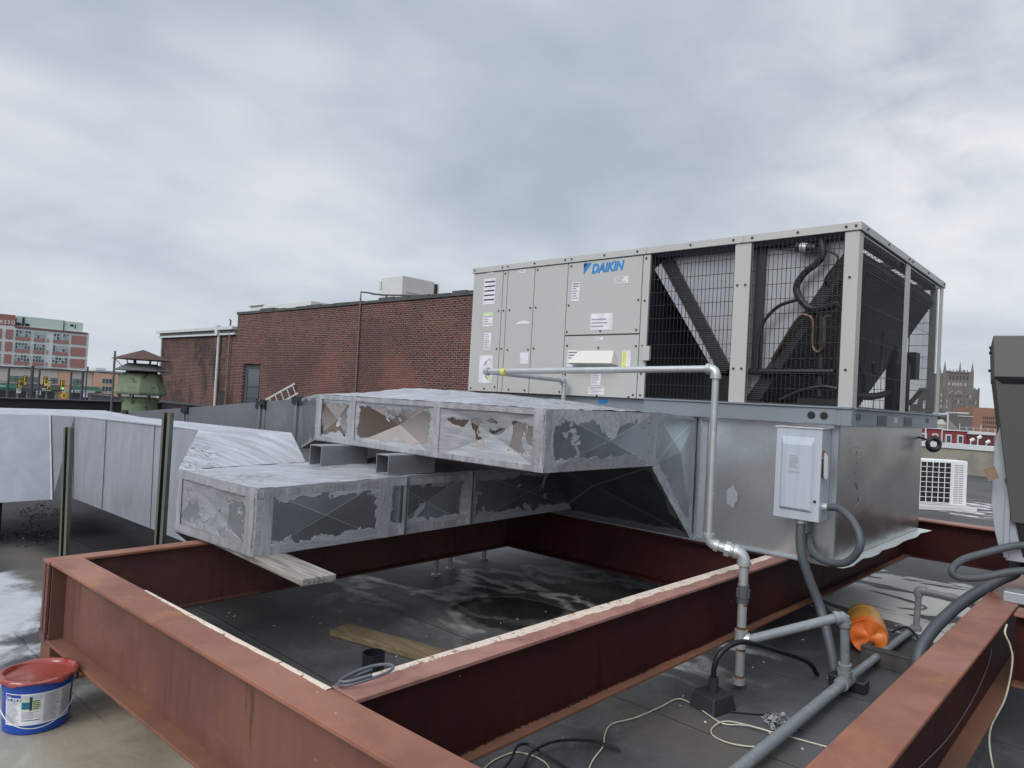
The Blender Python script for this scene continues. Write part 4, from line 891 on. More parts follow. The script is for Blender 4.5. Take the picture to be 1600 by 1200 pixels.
for x, zb0, zt0 in ((-6.05, 1.0, 1.49), (-6.75, .94, 1.423), (-8.57, .80, 1.276), (-10.5, .62, 1.12)):
    p = M(); p.box(x - .02, 3.575, zb0 + .01, x + .02, 3.599, zt0 + .02); p.box(x + .045, 3.592, zb0, x + .09, 3.598, zt0 - .01); p.build('joint', 'galv_dull', du)
    p = M(); rr = random.Random(int(-x * 10)); x_ = x - .07
    while x_ < x + .09: s_ = rr.uniform(.01, .03); p.box(x_, 3.57, zt0 - rr.uniform(.02, .08), x_ + s_, 3.6, zt0 + rr.uniform(.005, .03)); x_ += s_
    p.build('joint_tar', 'tar', du)
# ================================================================ lower duct
dl = thing('return_duct', (-4.1, 3, .62), 'lower silver-coated duct with a blunt corner over the steel frame, below the upper duct', 'duct')
QX = -3.6; LXX = -4.65; QY = 1.93; B0, B1 = .655, .695; T0, T1 = 1.03, 1.065
def zb(y): return B0 + (B1 - B0) * (y - QY) / 2.9
def zt(y): return T0 + (T1 - T0) * min(1, (y - QY) / 1.6)
p = M(); p.xbreak((LXX, QY, .625), (QX, QY, B0), (QX, QY, T0), (LXX, QY, 1.02), -.03); p.build('nose_panel', mat_duct('nose_metal', .09, .52, c=(.28, .285, .31), metalc=(.56, .59, .6), streak=(6, 6, 22)), dl)
for y0, y1, mm, ps in ((QY, 2.80, 'duct_dark', .012), (2.80, 3.56, 'duct_dark', -.03), (3.56, YE, 'duct_dark', .02)):
    p = M(); p.xbreak((QX, y0, zb(y0)), (QX, y1, zb(y1)), (QX, y1, zt(y1)), (QX, y0, zt(y0)), ps); p.build('side_panel', mm, dl)
for y, w in ((QY + .09, .18), (2.80, .16), (3.78, .2)): rough_strip((QX, y, zb(y)), (QX, y, zt(y)), (1, 0, 0), w, .009, 'mastic_band', dl, side=(0, 1, 0), seed=12)
rough_strip((QX, QY, T0 - .03), (QX, YE, T1 - .03), (1, 0, 0), .07, .012, 'mastic_band', dl, n=70, seed=13, jag=.45)
rough_strip((QX, QY, B0 + .03), (QX, YE, B1 + .03), (1, 0, 0), .075, .012, 'mastic_band', dl, n=70, seed=14, jag=.45)
rough_strip((QX - .08, QY, B0), (QX - .08, QY, T0), (0, -1, 0), .15, .008, 'mastic_band', dl, side=(1, 0, 0), seed=15); rough_strip((LXX + .05, QY, .64), (LXX + .05, QY, 1.01), (0, -1, 0), .1, .008, 'mastic_band', dl, side=(1, 0, 0), seed=16)
rough_strip((LXX, QY, 1.0), (QX, QY, 1.0), (0, -1, 0), .09, .008, 'mastic_band', dl, n=30, seed=17); rough_strip((LXX, QY, .66), (QX, QY, .675), (0, -1, 0), .07, .008, 'mastic_band', dl, n=30, seed=18)
for y in (2.96, 3.56):
    p = M(); p.box(QX + .001, y - .012, zb(y) + .005, QX + .028, y - .006, zt(y)); p.box(QX + .001, y + .006, zb(y) + .005, QX + .028, y + .012, zt(y)); p.build('standing_seam', 'galv', dl)
# top: straight leg, then wedge up to the taller run
nx, ny = 26, 60; vs = []; rr = random.Random(5)
for j in range(ny + 1):
    y = QY + (YE - QY) * j / ny
    for i in range(nx + 1):
        x = LXX + (QX - LXX) * i / nx; vs.append((x, y, zt(y) - .012 * (1 - i / nx) * (1 - j / ny) + .004 * math.sin(9 * x + 6 * y) * math.sin(23 * y - 8 * x) + rr.uniform(-.002, .002)))
p = M(); p.add(vs, [(j * (nx + 1) + i, j * (nx + 1) + i + 1, (j + 1) * (nx + 1) + i + 1, (j + 1) * (nx + 1) + i) for j in range(ny) for i in range(nx)]); p.build('top_panel', 'mastic', dl, smooth=True)
wa, wb, wc, wd = Vector((LXX, QY, 1.02)), Vector((LXX, 2.86, 1.045)), Vector((-4.877, 2.86, 1.245)), Vector((-5.181, 2.28, 1.242))
p = M(); nx = 20; vs = []
for j in range(nx + 1):
    for i in range(nx + 1):
        q = (wa.lerp(wb, i / nx)).lerp(wd.lerp(wc, i / nx), j / nx); e = math.sin(math.pi * i / nx) * math.sin(math.pi * j / nx)
        vs.append(q + Vector((0, 0, e * (.012 + .004 * math.sin(i * 1.3 + j)) + rr.uniform(-.002, .002) * (1 if e > .1 else 0))))
p.add(vs, [(j * (nx + 1) + i, j * (nx + 1) + i + 1, (j + 1) * (nx + 1) + i + 1, (j + 1) * (nx + 1) + i) for j in range(nx) for i in range(nx)]); p.build('top_panel', 'mastic_slope', dl, smooth=True)
p = M(); p.poly([(LXX, QY, .625), wa, wd, (-5.2, 2.28, .4)]); p.poly([(LXX, 2.86, .65), (-4.877, 2.86, .4), wc, wb]); p.poly([(LXX, 2.86, .65), wb, (LXX, YE, T1), (LXX, YE, B1)]); p.build('wedge_side', 'mastic_old', dl)
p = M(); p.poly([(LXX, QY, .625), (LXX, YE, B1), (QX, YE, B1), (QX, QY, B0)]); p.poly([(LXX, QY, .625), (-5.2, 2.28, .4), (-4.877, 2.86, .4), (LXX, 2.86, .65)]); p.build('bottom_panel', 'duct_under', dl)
# tall run to the left with three sections, then the elbow coming forward
P_ = [(-5.2, 2.28, .4, -5.181, 2.28, 1.242), (-5.95, 2.275, .4, -6.0, 2.28, 1.232), (-7.0, 2.25, .4, -7.03, 2.25, 1.21), (-7.72, 2.22, .4, -7.85, 2.22, 1.19)]
for (a, b, c, d, e, f), (a2, b2, c2, d2, e2, f2) in zip(P_, P_[1:]):
    p = M(); wall = []
    n_ = 8
    for j in range(n_ + 1):
        for i in range(n_ + 1):
            lo = Vector((a2, b2, c2)).lerp(Vector((a, b, c)), i / n_); hi = Vector((d2, e2, f2)).lerp(Vector((d, e, f)), i / n_)
            wall.append(lo.lerp(hi, j / n_) + Vector((0, -.012 * math.sin(math.pi * i / n_) * math.sin(math.pi * j / n_), 0)))
    p.add(wall, [(j * (n_ + 1) + i, j * (n_ + 1) + i + 1, (j + 1) * (n_ + 1) + i + 1, (j + 1) * (n_ + 1) + i) for j in range(n_) for i in range(n_)]); p.build('side_panel', 'mastic_old', dl, smooth=True)
for (a, b, c, d, e, f) in P_[1:]:
    rough_strip((a, b - .004, c), (d, e - .004, f), (0, -1, 0), .05, .014, 'mastic_old', dl, side=(1, 0, 0), seed=22, nm='joint')
p = M(); p.poly([wd, wc, (-7.9, 2.86, 1.19), (-7.85, 2.22, 1.19)][::-1]); p.poly([(-7.85, 2.22, 1.19), (-7.9, 2.86, 1.19), (-9.3, 2.95, 1.19), (-9.4, 1.9, 1.19), (-9.8, -1.6, 1.19), (-8.0, -1.6, 1.19), (-8.0, 2.05, 1.19)][::-1])
p.build('top_panel', mat_mastic('roller_coated_top', c=(.42, .44, .48), streak=(1.6, 9, 9), cracks=.3, soft=.6), dl)
p = M(); p.poly([(-5.2, 2.28, .4), (-7.72, 2.22, .4), (-7.9, 2.86, .4), (-4.877, 2.86, .4)]); p.build('bottom_panel', 'duct_under', dl)
p = M(); p.add([(-7.72, -1.6, .4), (-7.72, 2.05, .4), (-8.0, 2.05, 1.19), (-8.0, -1.6, 1.19), (-7.87, .9, .8)], [(0, 1, 4), (1, 2, 4), (2, 3, 4), (3, 0, 4)]); p.build('elbow_panel', mat_mastic('bright_silver_coating', c=(.42, .44, .48), streak=(5, 5, 5), cracks=.05, soft=.35), dl)
p = M(); p.quad((-7.72, 2.05, .4), (-7.72, 2.22, .4), (-7.85, 2.22, 1.19), (-8.0, 2.05, 1.19)); p.build('elbow_joint', 'grey_coat', dl)
rough_strip((-7.71, 2.04, .4), (-7.99, 2.05, 1.19), (.8, -1, 0), .03, .02, 'mastic_old', dl, side=(1, 1, 0), seed=33, nm='joint')
p = M(); p.poly([(-9.8, -1.6, .4), (-9.8, -1.6, 1.19), (-9.3, 2.95, 1.19), (-9.3, 2.95, .4)]); p.poly([(-9.3, 2.95, .4), (-9.3, 2.95, 1.19), (-7.9, 2.86, 1.19), (-7.9, 2.86, .4)]); p.poly([(-7.9, 2.86, .4), (-7.9, 2.86, 1.19), wc, (-4.877, 2.86, .4)]); p.build('back_panel', 'mastic_old', dl)
p = M(); p.poly([(-9.8, -1.6, .4), (-7.72, -1.6, .4), (-7.72, 2.22, .4), (-7.9, 2.86, .4), (-9.3, 2.95, .4)]); p.build('bottom_panel', 'duct_under', dl)
# channel props between the two ducts
for (x, y, w, zz, lab) in ((-4.43, 2.80, .15, 1.042, 'left one of two open channel blocks propping the upper duct'), (-3.70, 2.84, .13, 1.062, 'right one of two open channel blocks propping the upper duct')):
    p = M(); t = .006; L = .40; z1_ = Z0 - .002
    p.box(x - w / 2, y, zz, x - w / 2 + t, y + L, z1_); p.box(x + w / 2 - t, y, zz, x + w / 2, y + L, z1_); p.box(x - w / 2 + t, y + .001, z1_ - t, x + w / 2 - t, y + L, z1_); p.box(x - w / 2 + t, y + L - t, zz, x + w / 2 - t, y + L, z1_ - t)
    tag(p.build('channel_support', 'galv_dull'), lab, 'support', 'channel supports between the ducts')
# ================================================================ disconnect switch on the plenum
ds = thing('disconnect_switch', (-1.69, 4.75, .9), 'pale blue-grey electrical box with raised door and lever, fixed to the plenum', 'electrical box')
DX0, DX1, DZ0, DZ1, DY0, DY1 = -1.84, -1.546, .912, 1.508, 4.66, 4.835
p = M(); p.box(DX0, DY0, DZ0, DX1, DY1, DZ1); p.build('enclosure', 'box', ds, bevel=.005)
p = M(); a = [(-1.803, DY0 - .001, .972), (-1.588, DY0 - .001, .968), (-1.588, DY0 - .001, 1.452), (-1.803, DY0 - .001, 1.452)]; b = [(-1.788, DY0 - .018, .985), (-1.606, DY0 - .018, .985), (-1.606, DY0 - .018, 1.40), (-1.788, DY0 - .018, 1.40)]
p.add(a + b, [(4, 5, 6, 7), (0, 1, 5, 4), (1, 2, 6, 5), (2, 3, 7, 6), (3, 0, 4, 7)]); p.build('door', 'box', ds, bevel=.006)
p = M(); p.box(DX0 - .006, DY0 - .008, DZ1 + .0005, DX1 + .006, DY1, DZ1 + .008); p.build('drip_edge', 'white_trim', ds)
p = M(); rr = random.Random(3); yy = DY0 - .0195
for i in range(8):
    z = 1.325 - i * .011; p.box(-1.742, yy, z, -1.742 + rr.uniform(.04, .072), yy + .0008, z + .004)
for i in range(6): p.box(-1.742 + i * .012, yy, 1.216, -1.735 + i * .012, yy + .0008, 1.228)
p.build('printed_label', 'inkgrey', ds)
p = M(); p.prism([(-1.535, DY0 + .02, 1.36), (-1.512, DY0 + .02, 1.335), (-1.508, DY0 + .02, 1.20), (-1.522, DY0 + .02, 1.19), (-1.534, DY0 + .02, 1.21), (-1.537, DY0 + .02, 1.33)], (0, .012, 0)); lv = p.build('lever', 'lever', ds)
p = M(); p.box(-1.556, DY0 + .015, 1.335, -1.536, DY0 + .035, 1.375); p.build('lever_tip', 'red', lv)
p = M(); p.box(-1.5455, DY0 + .01, 1.20, -1.537, DY0 + .06, 1.32); p.build('lever_mount', 'black', ds)
p = M(); p.cyl((-1.573, DY0 - .0005, 1.045), (-1.573, DY0 - .012, 1.045), .008, 10); p.build('latch', 'black', ds)
p = M(); p.cyl((-1.546, 4.73, 1.01), (-1.515, 4.73, 1.012), .024, 14); p.build('conduit_fitting', 'lever', ds, smooth=True)
p = M(); p.cyl((-1.68, 4.73, .911), (-1.68, 4.73, .885), .036, 14); p.build('conduit_fitting', 'lever', ds, smooth=True)
p = M(); p.tube([(-1.68, 4.73, .885), (-1.675, 4.72, .77), (-1.655, 4.72, .66), (-1.61, 4.74, .52), (-1.545, 4.76, .36), (-1.47, 4.70, .2), (-1.405, 4.62, .06), (-1.40, 4.61, 0)], .030, 14, smooth=7)
tag(p.build('flexible_conduit', 'conduit', smooth=True), 'thick grey flexible conduit dropping from the disconnect box to the roof', 'conduit')
p = M(); p.tube([(-1.515, 4.73, 1.012), (-1.44, 4.71, 1.015), (-1.355, 4.65, .975), (-1.285, 4.59, .90), (-1.27, 4.57, .82), (-1.325, 4.59, .73), (-1.40, 4.61, .69), (-1.52, 4.66, .685), (-1.62, 4.76, .72), (-1.66, 4.83, .80)], .023, 12, smooth=7)
tag(p.build('flexible_conduit', 'conduit', smooth=True), 'grey flexible conduit looping out of the side of the disconnect box', 'conduit')
# ================================================================ gas pipe
gp = thing('gas_pipe', (-1.7, 3.93, .04), 'galvanised gas pipe running from the air conditioner over the duct and down to the roof', 'pipe')
def pipe(pts, r, nm='pipe_run', mat='pipe', n=14, sm=1): q = M(); q.tube(pts, r, n, smooth=sm); return q.build(nm, mat, gp, smooth=True)
def elbow(c, a, b, r, R_=.05, mat='pipe'):
    c = Vector(c); a = Vector(a).normalized(); b = Vector(b).normalized(); q = M(); pts = []
    for i in range(9):
        t = i / 8; pts.append((c + a * R_) * (1 - t) ** 2 + c * 2 * t * (1 - t) + (c + b * R_) * t ** 2)
    q.tube(pts, r, 14, smooth=1); q.cyl(c + a * (R_ - .012), c + a * (R_ + .012), r * 1.15, 14); q.cyl(c + b * (R_ - .012), c + b * (R_ + .012), r * 1.15, 14)
    return q.build('elbow', mat, gp, smooth=True)
E1, E2, E3 = Vector((-3.69, 3.73, 1.79)), Vector((-3.69, 4.70, 1.775)), Vector((-1.895, 3.85, 1.838)); E4 = Vector((-1.895, 3.86, .815)); E5 = Vector((-1.705, 3.93, .775))
pipe([E2 - Vector((0, 0, .03)), (-3.69, 4.70, 1.55)], .019); pipe([E1, E2], .018); pipe([E1 + Vector((.03, 0, 0)), E3 - Vector((.04, 0, 0))], .021); pipe([E3 - Vector((0, 0, .04)), E4 + Vector((0, 0, .04))], .0205)
elbow(E1, (1, 0, 0), (0, 1, 0), .026, .035); elbow(E2, (0, -1, 0), (0, 0, -1), .025, .03); elbow(E3, (-1, 0, 0), (0, 0, -1), .028, .045); elbow(E4, (0, 0, 1), E5 - E4, .030, .045)
q = M(); q.cyl(E1 + Vector((.18, .004, 0)), E1 + Vector((.215, .004, 0)), .026, 14); q.build('valve_tag', 'yellow', gp)
d_ = (E5 - E4).normalized(); pipe([E4 + d_ * .03, E5 - d_ * .02], .026)
q = M(); q.cyl(E4 + d_ * .095, E4 + d_ * .125, .044, 8); q.cyl(E4 + d_ * .125, E4 + d_ * .14, .037, 14); q.build('union_fitting', 'pipe', gp, smooth=True, sharp=30)
elbow(E5, -d_, (0, 0, -1), .035, .05)
pipe([E5 - Vector((0, 0, .05)), (-1.705, 3.935, .36)], .026); pipe([(-1.705, 3.94, .24), (-1.705, 3.94, .05)], .026)
q = M(); q.cyl((-1.705, 3.935, .60), (-1.705, 3.935, .50), .034, 10); q.cyl((-1.705, 3.935, .575), (-1.705, 3.935, .53), .040, 8); q.build('union_fitting', 'conduit', gp, smooth=True, sharp=30)
for z in (.705, .607, .492, .352, .238, .085): q = M(); q.cyl((-1.705, 3.935, z), (-1.705, 3.935, z - .012), .0275, 14); q.build('rusty_thread', 'rust', gp, smooth=True)
q = M(); q.cyl((-1.705, 3.935, .345), (-1.705, 3.935, .24), .037, 14); q.build('tee_fitting', 'pipe', gp, smooth=True)
q = M(); q.cyl((-1.705, 3.935, .07), (-1.705, 3.935, .035), .034, 14); q.build('pipe_cap', 'pipe', gp, smooth=True)
T1_ = Vector((-1.66, 3.95, .295)); T2_ = Vector((-1.255, 4.28, .468))
q = M(); q.cyl((-1.705, 3.935, .295), T1_, .035, 14); q.build('tee_branch', 'pipe', gp, smooth=True)
pipe([T1_, T2_], .027, mat='pipe_grey'); dd = (T1_ - T2_).normalized(); T3_ = Vector((-1.26, 4.36, .075))
elbow(T2_, dd, T3_ - T2_, .033, .045, 'pipe_grey'); pipe([T2_, T3_ + Vector((0, 0, .05))], .0255, mat='pipe_grey')
q = M(); dz = (T2_ - T3_).normalized(); q.cyl(T3_ + dz * .045, T3_ + dz * .075, .042, 8); q.cyl(T3_ + dz * .075, T3_ + dz * .11, .036, 14); q.build('union_fitting', 'pipe_grey', gp, smooth=True, sharp=30)
q = M(); q.cyl(T3_ - Vector((0, .07, 0)), T3_ + Vector((0, .07, 0)), .040, 14); q.cyl(T3_, T3_ + dz * .05, .038, 14); q.build('tee_fitting', 'pipe_grey', gp, smooth=True)
pipe([T3_ - Vector((0, .05, 0)), (-1.27, 1.6, .05)], .0295, mat='pipe_grey'); pipe([T3_ + Vector((.0, .05, .0)), (-1.262, 5.95, .05)], .024, mat='pipe_grey')
p = M(); p.box(-1.375, 4.43, 0, -1.17, 4.52, .07); tag(p.build('pipe_block', 'black', bevel=.008), 'black rubber block under the tee of the gas pipe', 'support block')
gp2 = thing('condensate_pipe', (-1.27, 6.2, 0), 'small grey pipe rising from the roof behind the orange jug and turning right', 'pipe')
p = M(); p.cyl((-1.28, 6.12, 0), (-1.27, 6.12, .28), .022, 12); p.cyl((-1.28, 6.12, 0), (-1.28, 6.12, .03), .04, 12); p.build('riser', 'pipe_grey', gp2, smooth=True)
p = M(); p.tube([(-1.27, 6.12, .26), (-1.27, 6.12, .305), (-1.22, 6.12, .31)], .031, 12, smooth=4); p.build('elbow', 'pipe_grey', gp2, smooth=True)
p = M(); p.cyl((-1.22, 6.12, .31), (-.70, 6.10, .29), .022, 12); p.build('pipe_run', 'pipe_grey', gp2, smooth=True)
p = M(); p.tube([(-1.35, 5.72, .05), (-1.28, 5.8, .09), (-1.2, 5.75, .06), (-1.12, 5.55, .03), (-1.02, 5.2, .02), (-1.0, 4.95, .02)], .009, 6)
tag(p.build('black_cable', 'cable_b', smooth=True), 'thin black cable arching over the roof right of the orange jug', 'cable')
# ================================================================ props on the roof
p = M(); C0, C1 = Vector((-1.54, 5.70, .115)), Vector((-1.36, 5.18, .125)); ax = (C1 - C0)
L = ax.length; rj = .125
prof = [(0, 0), (.035, 0), (.04, .03), (.09, .05), (rj - .01, .09), (rj, .11), (rj, .15), (rj - .006, .155), (rj - .006, .165), (rj, .17), (rj, .19), (rj - .006, .195), (rj - .006, .205), (rj, .21), (rj, L - .04), (rj - .012, L - .008)]
n = 28; d = ax.normalized(); a = d.orthogonal().normalized(); b = d.cross(a); vs = []
for r_, z in prof:
    for j in range(n): t = 2 * math.pi * j / n; vs.append(C0 + d * z + (a * math.cos(t) + b * math.sin(t)) * r_)
p.add(vs, [(i * n + j, i * n + (j + 1) % n, (i + 1) * n + (j + 1) % n, (i + 1) * n + j) for i in range(len(prof) - 1) for j in range(n)])
vs = []; K = 6
for kx in range(K + 1):        # base with a cross-shaped groove pattern
    for j in range(n):
        t = 2 * math.pi * j / n; r_ = (rj - .012) * (1 - kx / K); gz = -.022 * (1 - abs(math.sin(2 * t + .4)) ** 1.0) * math.sin(math.pi * min(1, kx / K + .15)) - .012 * kx / K
        vs.append(C0 + d * (L - .008 + .016 * math.sin(math.pi * .5 * kx / K) + gz) + (a * math.cos(t) + b * math.sin(t)) * r_)
p.add(vs, [(i * n + j, i * n + (j + 1) % n, (i + 1) * n + (j + 1) % n, (i + 1) * n + j) for i in range(K) for j in range(n)])
tag(p.build('plastic_jug', 'orange', smooth=True, base=C1, sharp=50), 'orange and amber ribbed plastic jug lying on its side on the black roof', 'jug')
p = M(); p.box(-1.36, 5.0, 0, -.9, 5.06, .10); p.box(-1.36, 5.061, 0, -1.33, 5.25, .10); p.box(-1.36, 4.995, .1005, -.9, 5.065, .112)
tag(p.build('roof_curb', paint('tarred_timber', (.035, .033, .03), (.12, .11, .1), rough=.8, scale=9), bevel=.004), 'low tarred timber curb on the roof in front of the orange jug', 'curb')
def plank(o, e, w, t, mat, lab, nm='plank'):
    o, e = Vector(o), Vector(e); d = (e - o).normalized(); s_ = Vector((-d.y, d.x, 0)) * w / 2; q = M(); n = 14; vs = []
    org = (o + e) / 2
    q.hexa([o - s_, e - s_, e + s_, o + s_], [v + Vector((0, 0, t)) for v in (o - s_, e - s_, e + s_, o + s_)])
    return tag(q.build(nm, mat, bevel=.004), lab, 'plank')
plank((-4.25, 2.06, .622), (-3.06, 2.0, .618), .19, .036, 'wood', 'weathered grey plank sticking out under the blunt corner of the lower duct')
plank((-3.90, 2.72, .004), (-2.6, 3.02, .004), .17, .04, 'wood2', 'mossy brown plank lying on the roof inside the steel frame')
p = M(); p.lathe([(.062, 0), (.062, .16), (.055, .16), (.052, 0)], (-3.13, 2.42, 0), 24); p.lathe([(.064, 0), (.064, .02), (.062, .02)], (-3.13, 2.42, 0), 24)
tag(p.build('vent_stub', flat('black_pvc', (.012, .015, .022), .35), smooth=True), 'short open black pipe stub standing on the roof inside the steel frame', 'pipe')
p = M(); pts = []
for i in range(30):
    t = i / 29 * 2 * math.pi * 1.55 + 2.6; rr_ = 1 + .06 * math.sin(3 * t); pts.append((-1.935 + .055 * math.cos(t) * rr_, 1.475 + .10 * math.sin(t) * rr_, .634 + .012 * math.sin(t + 1) + .0006 * i))
pts = [(-2.05, 1.33, .45), (-1.99, 1.36, .60)] + pts
p.tube(pts, .0055, 7, smooth=3); tag(p.build('cable_coil', 'cable_g', smooth=True), 'small coil of grey cable resting on the cross beam beside the front beam', 'cable')
p = M(); p.tube([(-1.70, 2.44, .008), (-1.79, 2.62, .008), (-1.84, 2.78, .008), (-1.90, 2.88, .008), (-1.94, 3.0, .008), (-1.90, 3.15, .008), (-1.88, 3.36, .008), (-1.87, 3.53, .008), (-1.78, 3.53, .008), (-1.65, 3.47, .008), (-1.56, 3.44, .008), (-1.48, 3.5, .01), (-1.37, 3.53, .012), (-1.33, 3.45, .008), (-1.34, 3.34, .008), (-1.44, 3.27, .008), (-1.54, 3.28, .008), (-1.58, 3.37, .008), (-1.54, 3.47, .018), (-1.33, 3.54, .012), (-1.1, 3.6, .008)], .0035, 6)
tag(p.build('cream_cable', 'cable_w', smooth=True), 'thin cream cable wandering over the roof to a loop beside the gas pipe', 'cable')
p = M(); p.tube([(-2.05, 2.15, .006), (-2.09, 2.29, .006), (-2.09, 2.38, .006), (-2.07, 2.44, .006), (-1.99, 2.47, .006), (-1.9, 2.45, .006), (-1.83, 2.36, .006), (-1.80, 2.2, .006)], .0035, 6)
tag(p.build('cream_cable', 'cable_w', smooth=True), 'short loop of cream cable at the bottom edge beside the rusty lower flange', 'cable')
p = M(); p.tube([(-1.96, 2.15, .02), (-2.0, 2.31, .04), (-2.06, 2.42, .04), (-2.06, 2.49, .03), (-1.99, 2.5, .02), (-1.83, 2.49, .012), (-1.7, 2.45, .012)], .006, 6)
tag(p.build('black_cable', 'cable_b', smooth=True), 'bent black cable crossing the short cream loop near the bottom edge', 'cable')
p = M(); p.tube([(-1.92, 2.2, .012), (-1.96, 2.35, .012), (-2.0, 2.46, .03), (-1.98, 2.61, .035), (-1.88, 2.74, .03), (-1.76, 2.80, .012)], .007, 6)
tag(p.build('black_cable', 'cable_b', smooth=True), 'curved black cable end lying across the long cream cable', 'cable')
jb = thing('pipe_penetration', (-1.70, 3.6, 0), 'black tarred roof penetration box with a black hose curling out of its top', 'roof box')
p = M(); p.hexa([(-1.80, 3.52, 0), (-1.63, 3.47, 0), (-1.59, 3.66, 0), (-1.77, 3.71, 0)], [(-1.785, 3.54, .085), (-1.645, 3.50, .08), (-1.61, 3.645, .088), (-1.76, 3.69, .09)]); p.build('box', 'tar', jb, bevel=.008)
p = M(); p.tube([(-1.70, 3.60, .08), (-1.70, 3.60, .16)], .026, 12, smooth=1); p.build('boot', 'tar', jb)
p = M(); p.tube([(-1.70, 3.60, .14), (-1.695, 3.59, .22), (-1.67, 3.62, .30), (-1.63, 3.74, .335), (-1.60, 3.92, .29), (-1.56, 4.15, .21), (-1.48, 4.38, .12), (-1.46, 4.50, .02)], .0145, 10, smooth=6); p.build('hose', 'cable_b', jb, smooth=True)
p = M(); rr = random.Random(2); p.tube([(-1.60, 3.60, .01), (-1.5, 3.68, .008), (-1.42, 3.76, .008)], .005, 6)
tag(p.build('black_cable', 'cable_b', smooth=True), 'short thin black cable trailing from the roof penetration box', 'cable')
def lump(x, y, r, h, mat, lab, nm='debris', seed=0, n=60, grp=None):
    rr = random.Random(seed); q = M()
    for i in range(n):
        t = rr.uniform(0, 6.28); rad = r * rr.random() ** .7; s_ = rr.uniform(.006, .02) * (1 + r); c = Vector((x + rad * math.cos(t), y + rad * math.sin(t), rr.random() * h * (1 - rad / r)))
        v = [c + Vector((rr.uniform(-s_, s_), rr.uniform(-s_, s_), rr.uniform(0, s_))) for _ in range(4)]; q.add(v, [(0, 1, 2), (0, 2, 3), (0, 3, 1), (1, 3, 2)])
    return tag(q.build(nm, mat), lab, 'debris', kind='stuff')
lump(-1.36, 3.68, .10, .05, paint('pale_grit', (.3, .3, .31), (.12, .12, .12), rough=.9, scale=20), 'heap of pale grit and torn flashing beside the cream cable loop', seed=4, n=160)
lump(-7.85, 1.9, .30, .22, 'tar', 'black tarry lump on the roof left of the steel frame', seed=5, n=260)
lump(-9.3, 2.35, .25, .15, paint('dry_weeds', (.16, .15, .1), (.3, .3, .28), rough=.9, scale=20), 'pale clump of dry debris under the tall duct run', seed=6, n=200)
q = M(); rr = random.Random(9)
for i in range(260):
    x, y = rr.uniform(-5.5, -.9), rr.uniform(1.5, 7.5)
    s_ = rr.uniform(.004, .014) * (1 if rr.random() > .08 else 2.2); t = rr.uniform(0, 3.14); a = Vector((math.cos(t), math.sin(t), 0)) * s_; b = Vector((-a.y, a.x, 0)) * rr.uniform(.2, .8)
    c = Vector((x, y, .003)); q.add([c - a, c - b, c + a + Vector((0, 0, .004)), c + b], [(0, 1, 2, 3)])
tag(q.build('paint_chips', 'cement'), 'scattered pale paint chips and grit on the black roof', 'debris', kind='stuff')
# ================================================================ posts beside the ducts
for (x, y, h, lean, lab, wide) in ((-5.0, 1.985, 1.375, 0, 'taller slotted steel post just left of the blunt duct corner', .055), (-6.0, 1.70, 1.20, -.05, 'shorter dull steel post standing at the elbow of the tall duct run', .05)):
    p = M(); w = wide; t = .006; d = Vector((.735, .678, 0)); e = Vector((-.678, .735, 0))
    def pr_(u0, u1, v0, v1, z0, z1):
        b = [Vector((x, y, z0)) + d * u + e * v for u, v in ((u0, v0), (u1, v0), (u1, v1), (u0, v1))]; t_ = [q + Vector((lean * (z1 - z0), lean * .3, z1 - z0)) for q in b]; p.hexa(b, t_)
    pr_(-w / 2, w / 2, w / 2 - t, w / 2, 0, h); pr_(-w / 2, -w / 2 + t, -w / 2, w / 2 - t - .0005, 0, h); pr_(w / 2 - t, w / 2, -w / 2, w / 2 - t - .0005, 0, h); pr_(-w / 2 + t + .0005, -w / 4, -w / 2, -w / 2 + t, 0, h); pr_(w / 4 - .004, w / 2 - t - .0005, -w / 2, -w / 2 + t, 0, h)
    tag(p.build('strut_post', paint('dull_post_steel', (.15, .155, .13), (.08, .085, .08), rough=.5, metal=.5, scale=6)), lab, 'post', 'steel posts beside the tall duct run')
# duct feet under the tall run
for x in (-9.0,):
    p = M(); p.box(x, 1.2, 0, x + .6, 1.8, .395); tag(p.build('duct_foot', 'tar'), 'black block under the elbow of the tall duct run', 'support')
# ================================================================ paint pail
pc = Vector((-3.735, .985, 0))
pa = thing('paint_pail', pc, 'open blue plastic pail brimming with wet red paint, standing by the frame corner', 'paint pail')
Hh = .235
def pl_(prof, nm, mat, n=48, **k_): q = M(); q.lathe(prof, pc, n); return q.build(nm, mat, pa, smooth=True, **k_)
pl_([(0, .001), (.124, .001), (.130, .006), (.139, Hh - .02), (.144, Hh - .018), (.144, Hh), (.139, Hh), (.135, Hh - .02)], 'pail_body', 'pail')
pl_([(.0, Hh - .012), (.12, Hh - .011), (.133, Hh - .006)], 'paint_surface', 'redpaint')
q = M(); rr = random.Random(8); n = 72; vs = []
for j in range(n):
    t = 2 * math.pi * j / n; dr = .010 + .008 * max(0, math.sin(3 * t + 1)) + rr.uniform(0, .006); dz = .004 + .011 * max(0, math.sin(5 * t)) ** 2 + rr.uniform(0, .006)
    for r_, z in ((.129, Hh - .008), (.135, Hh + .006 + .003 * math.sin(7 * t)), (.142 + dr * .4, Hh + .007 + .003 * math.sin(5 * t)), (.144 + dr, Hh + .001), (.146 + dr * .8, Hh - dz), (.143, Hh - dz - .003)): vs.append(pc + Vector((math.cos(t) * r_, math.sin(t) * r_, z)))
q.add(vs, [(6 * j + i, 6 * ((j + 1) % n) + i, 6 * ((j + 1) % n) + i + 1, 6 * j + i + 1) for j in range(n) for i in range(5)]); q.build('paint_rim', 'redpaint', pa, smooth=True, sharp=70)
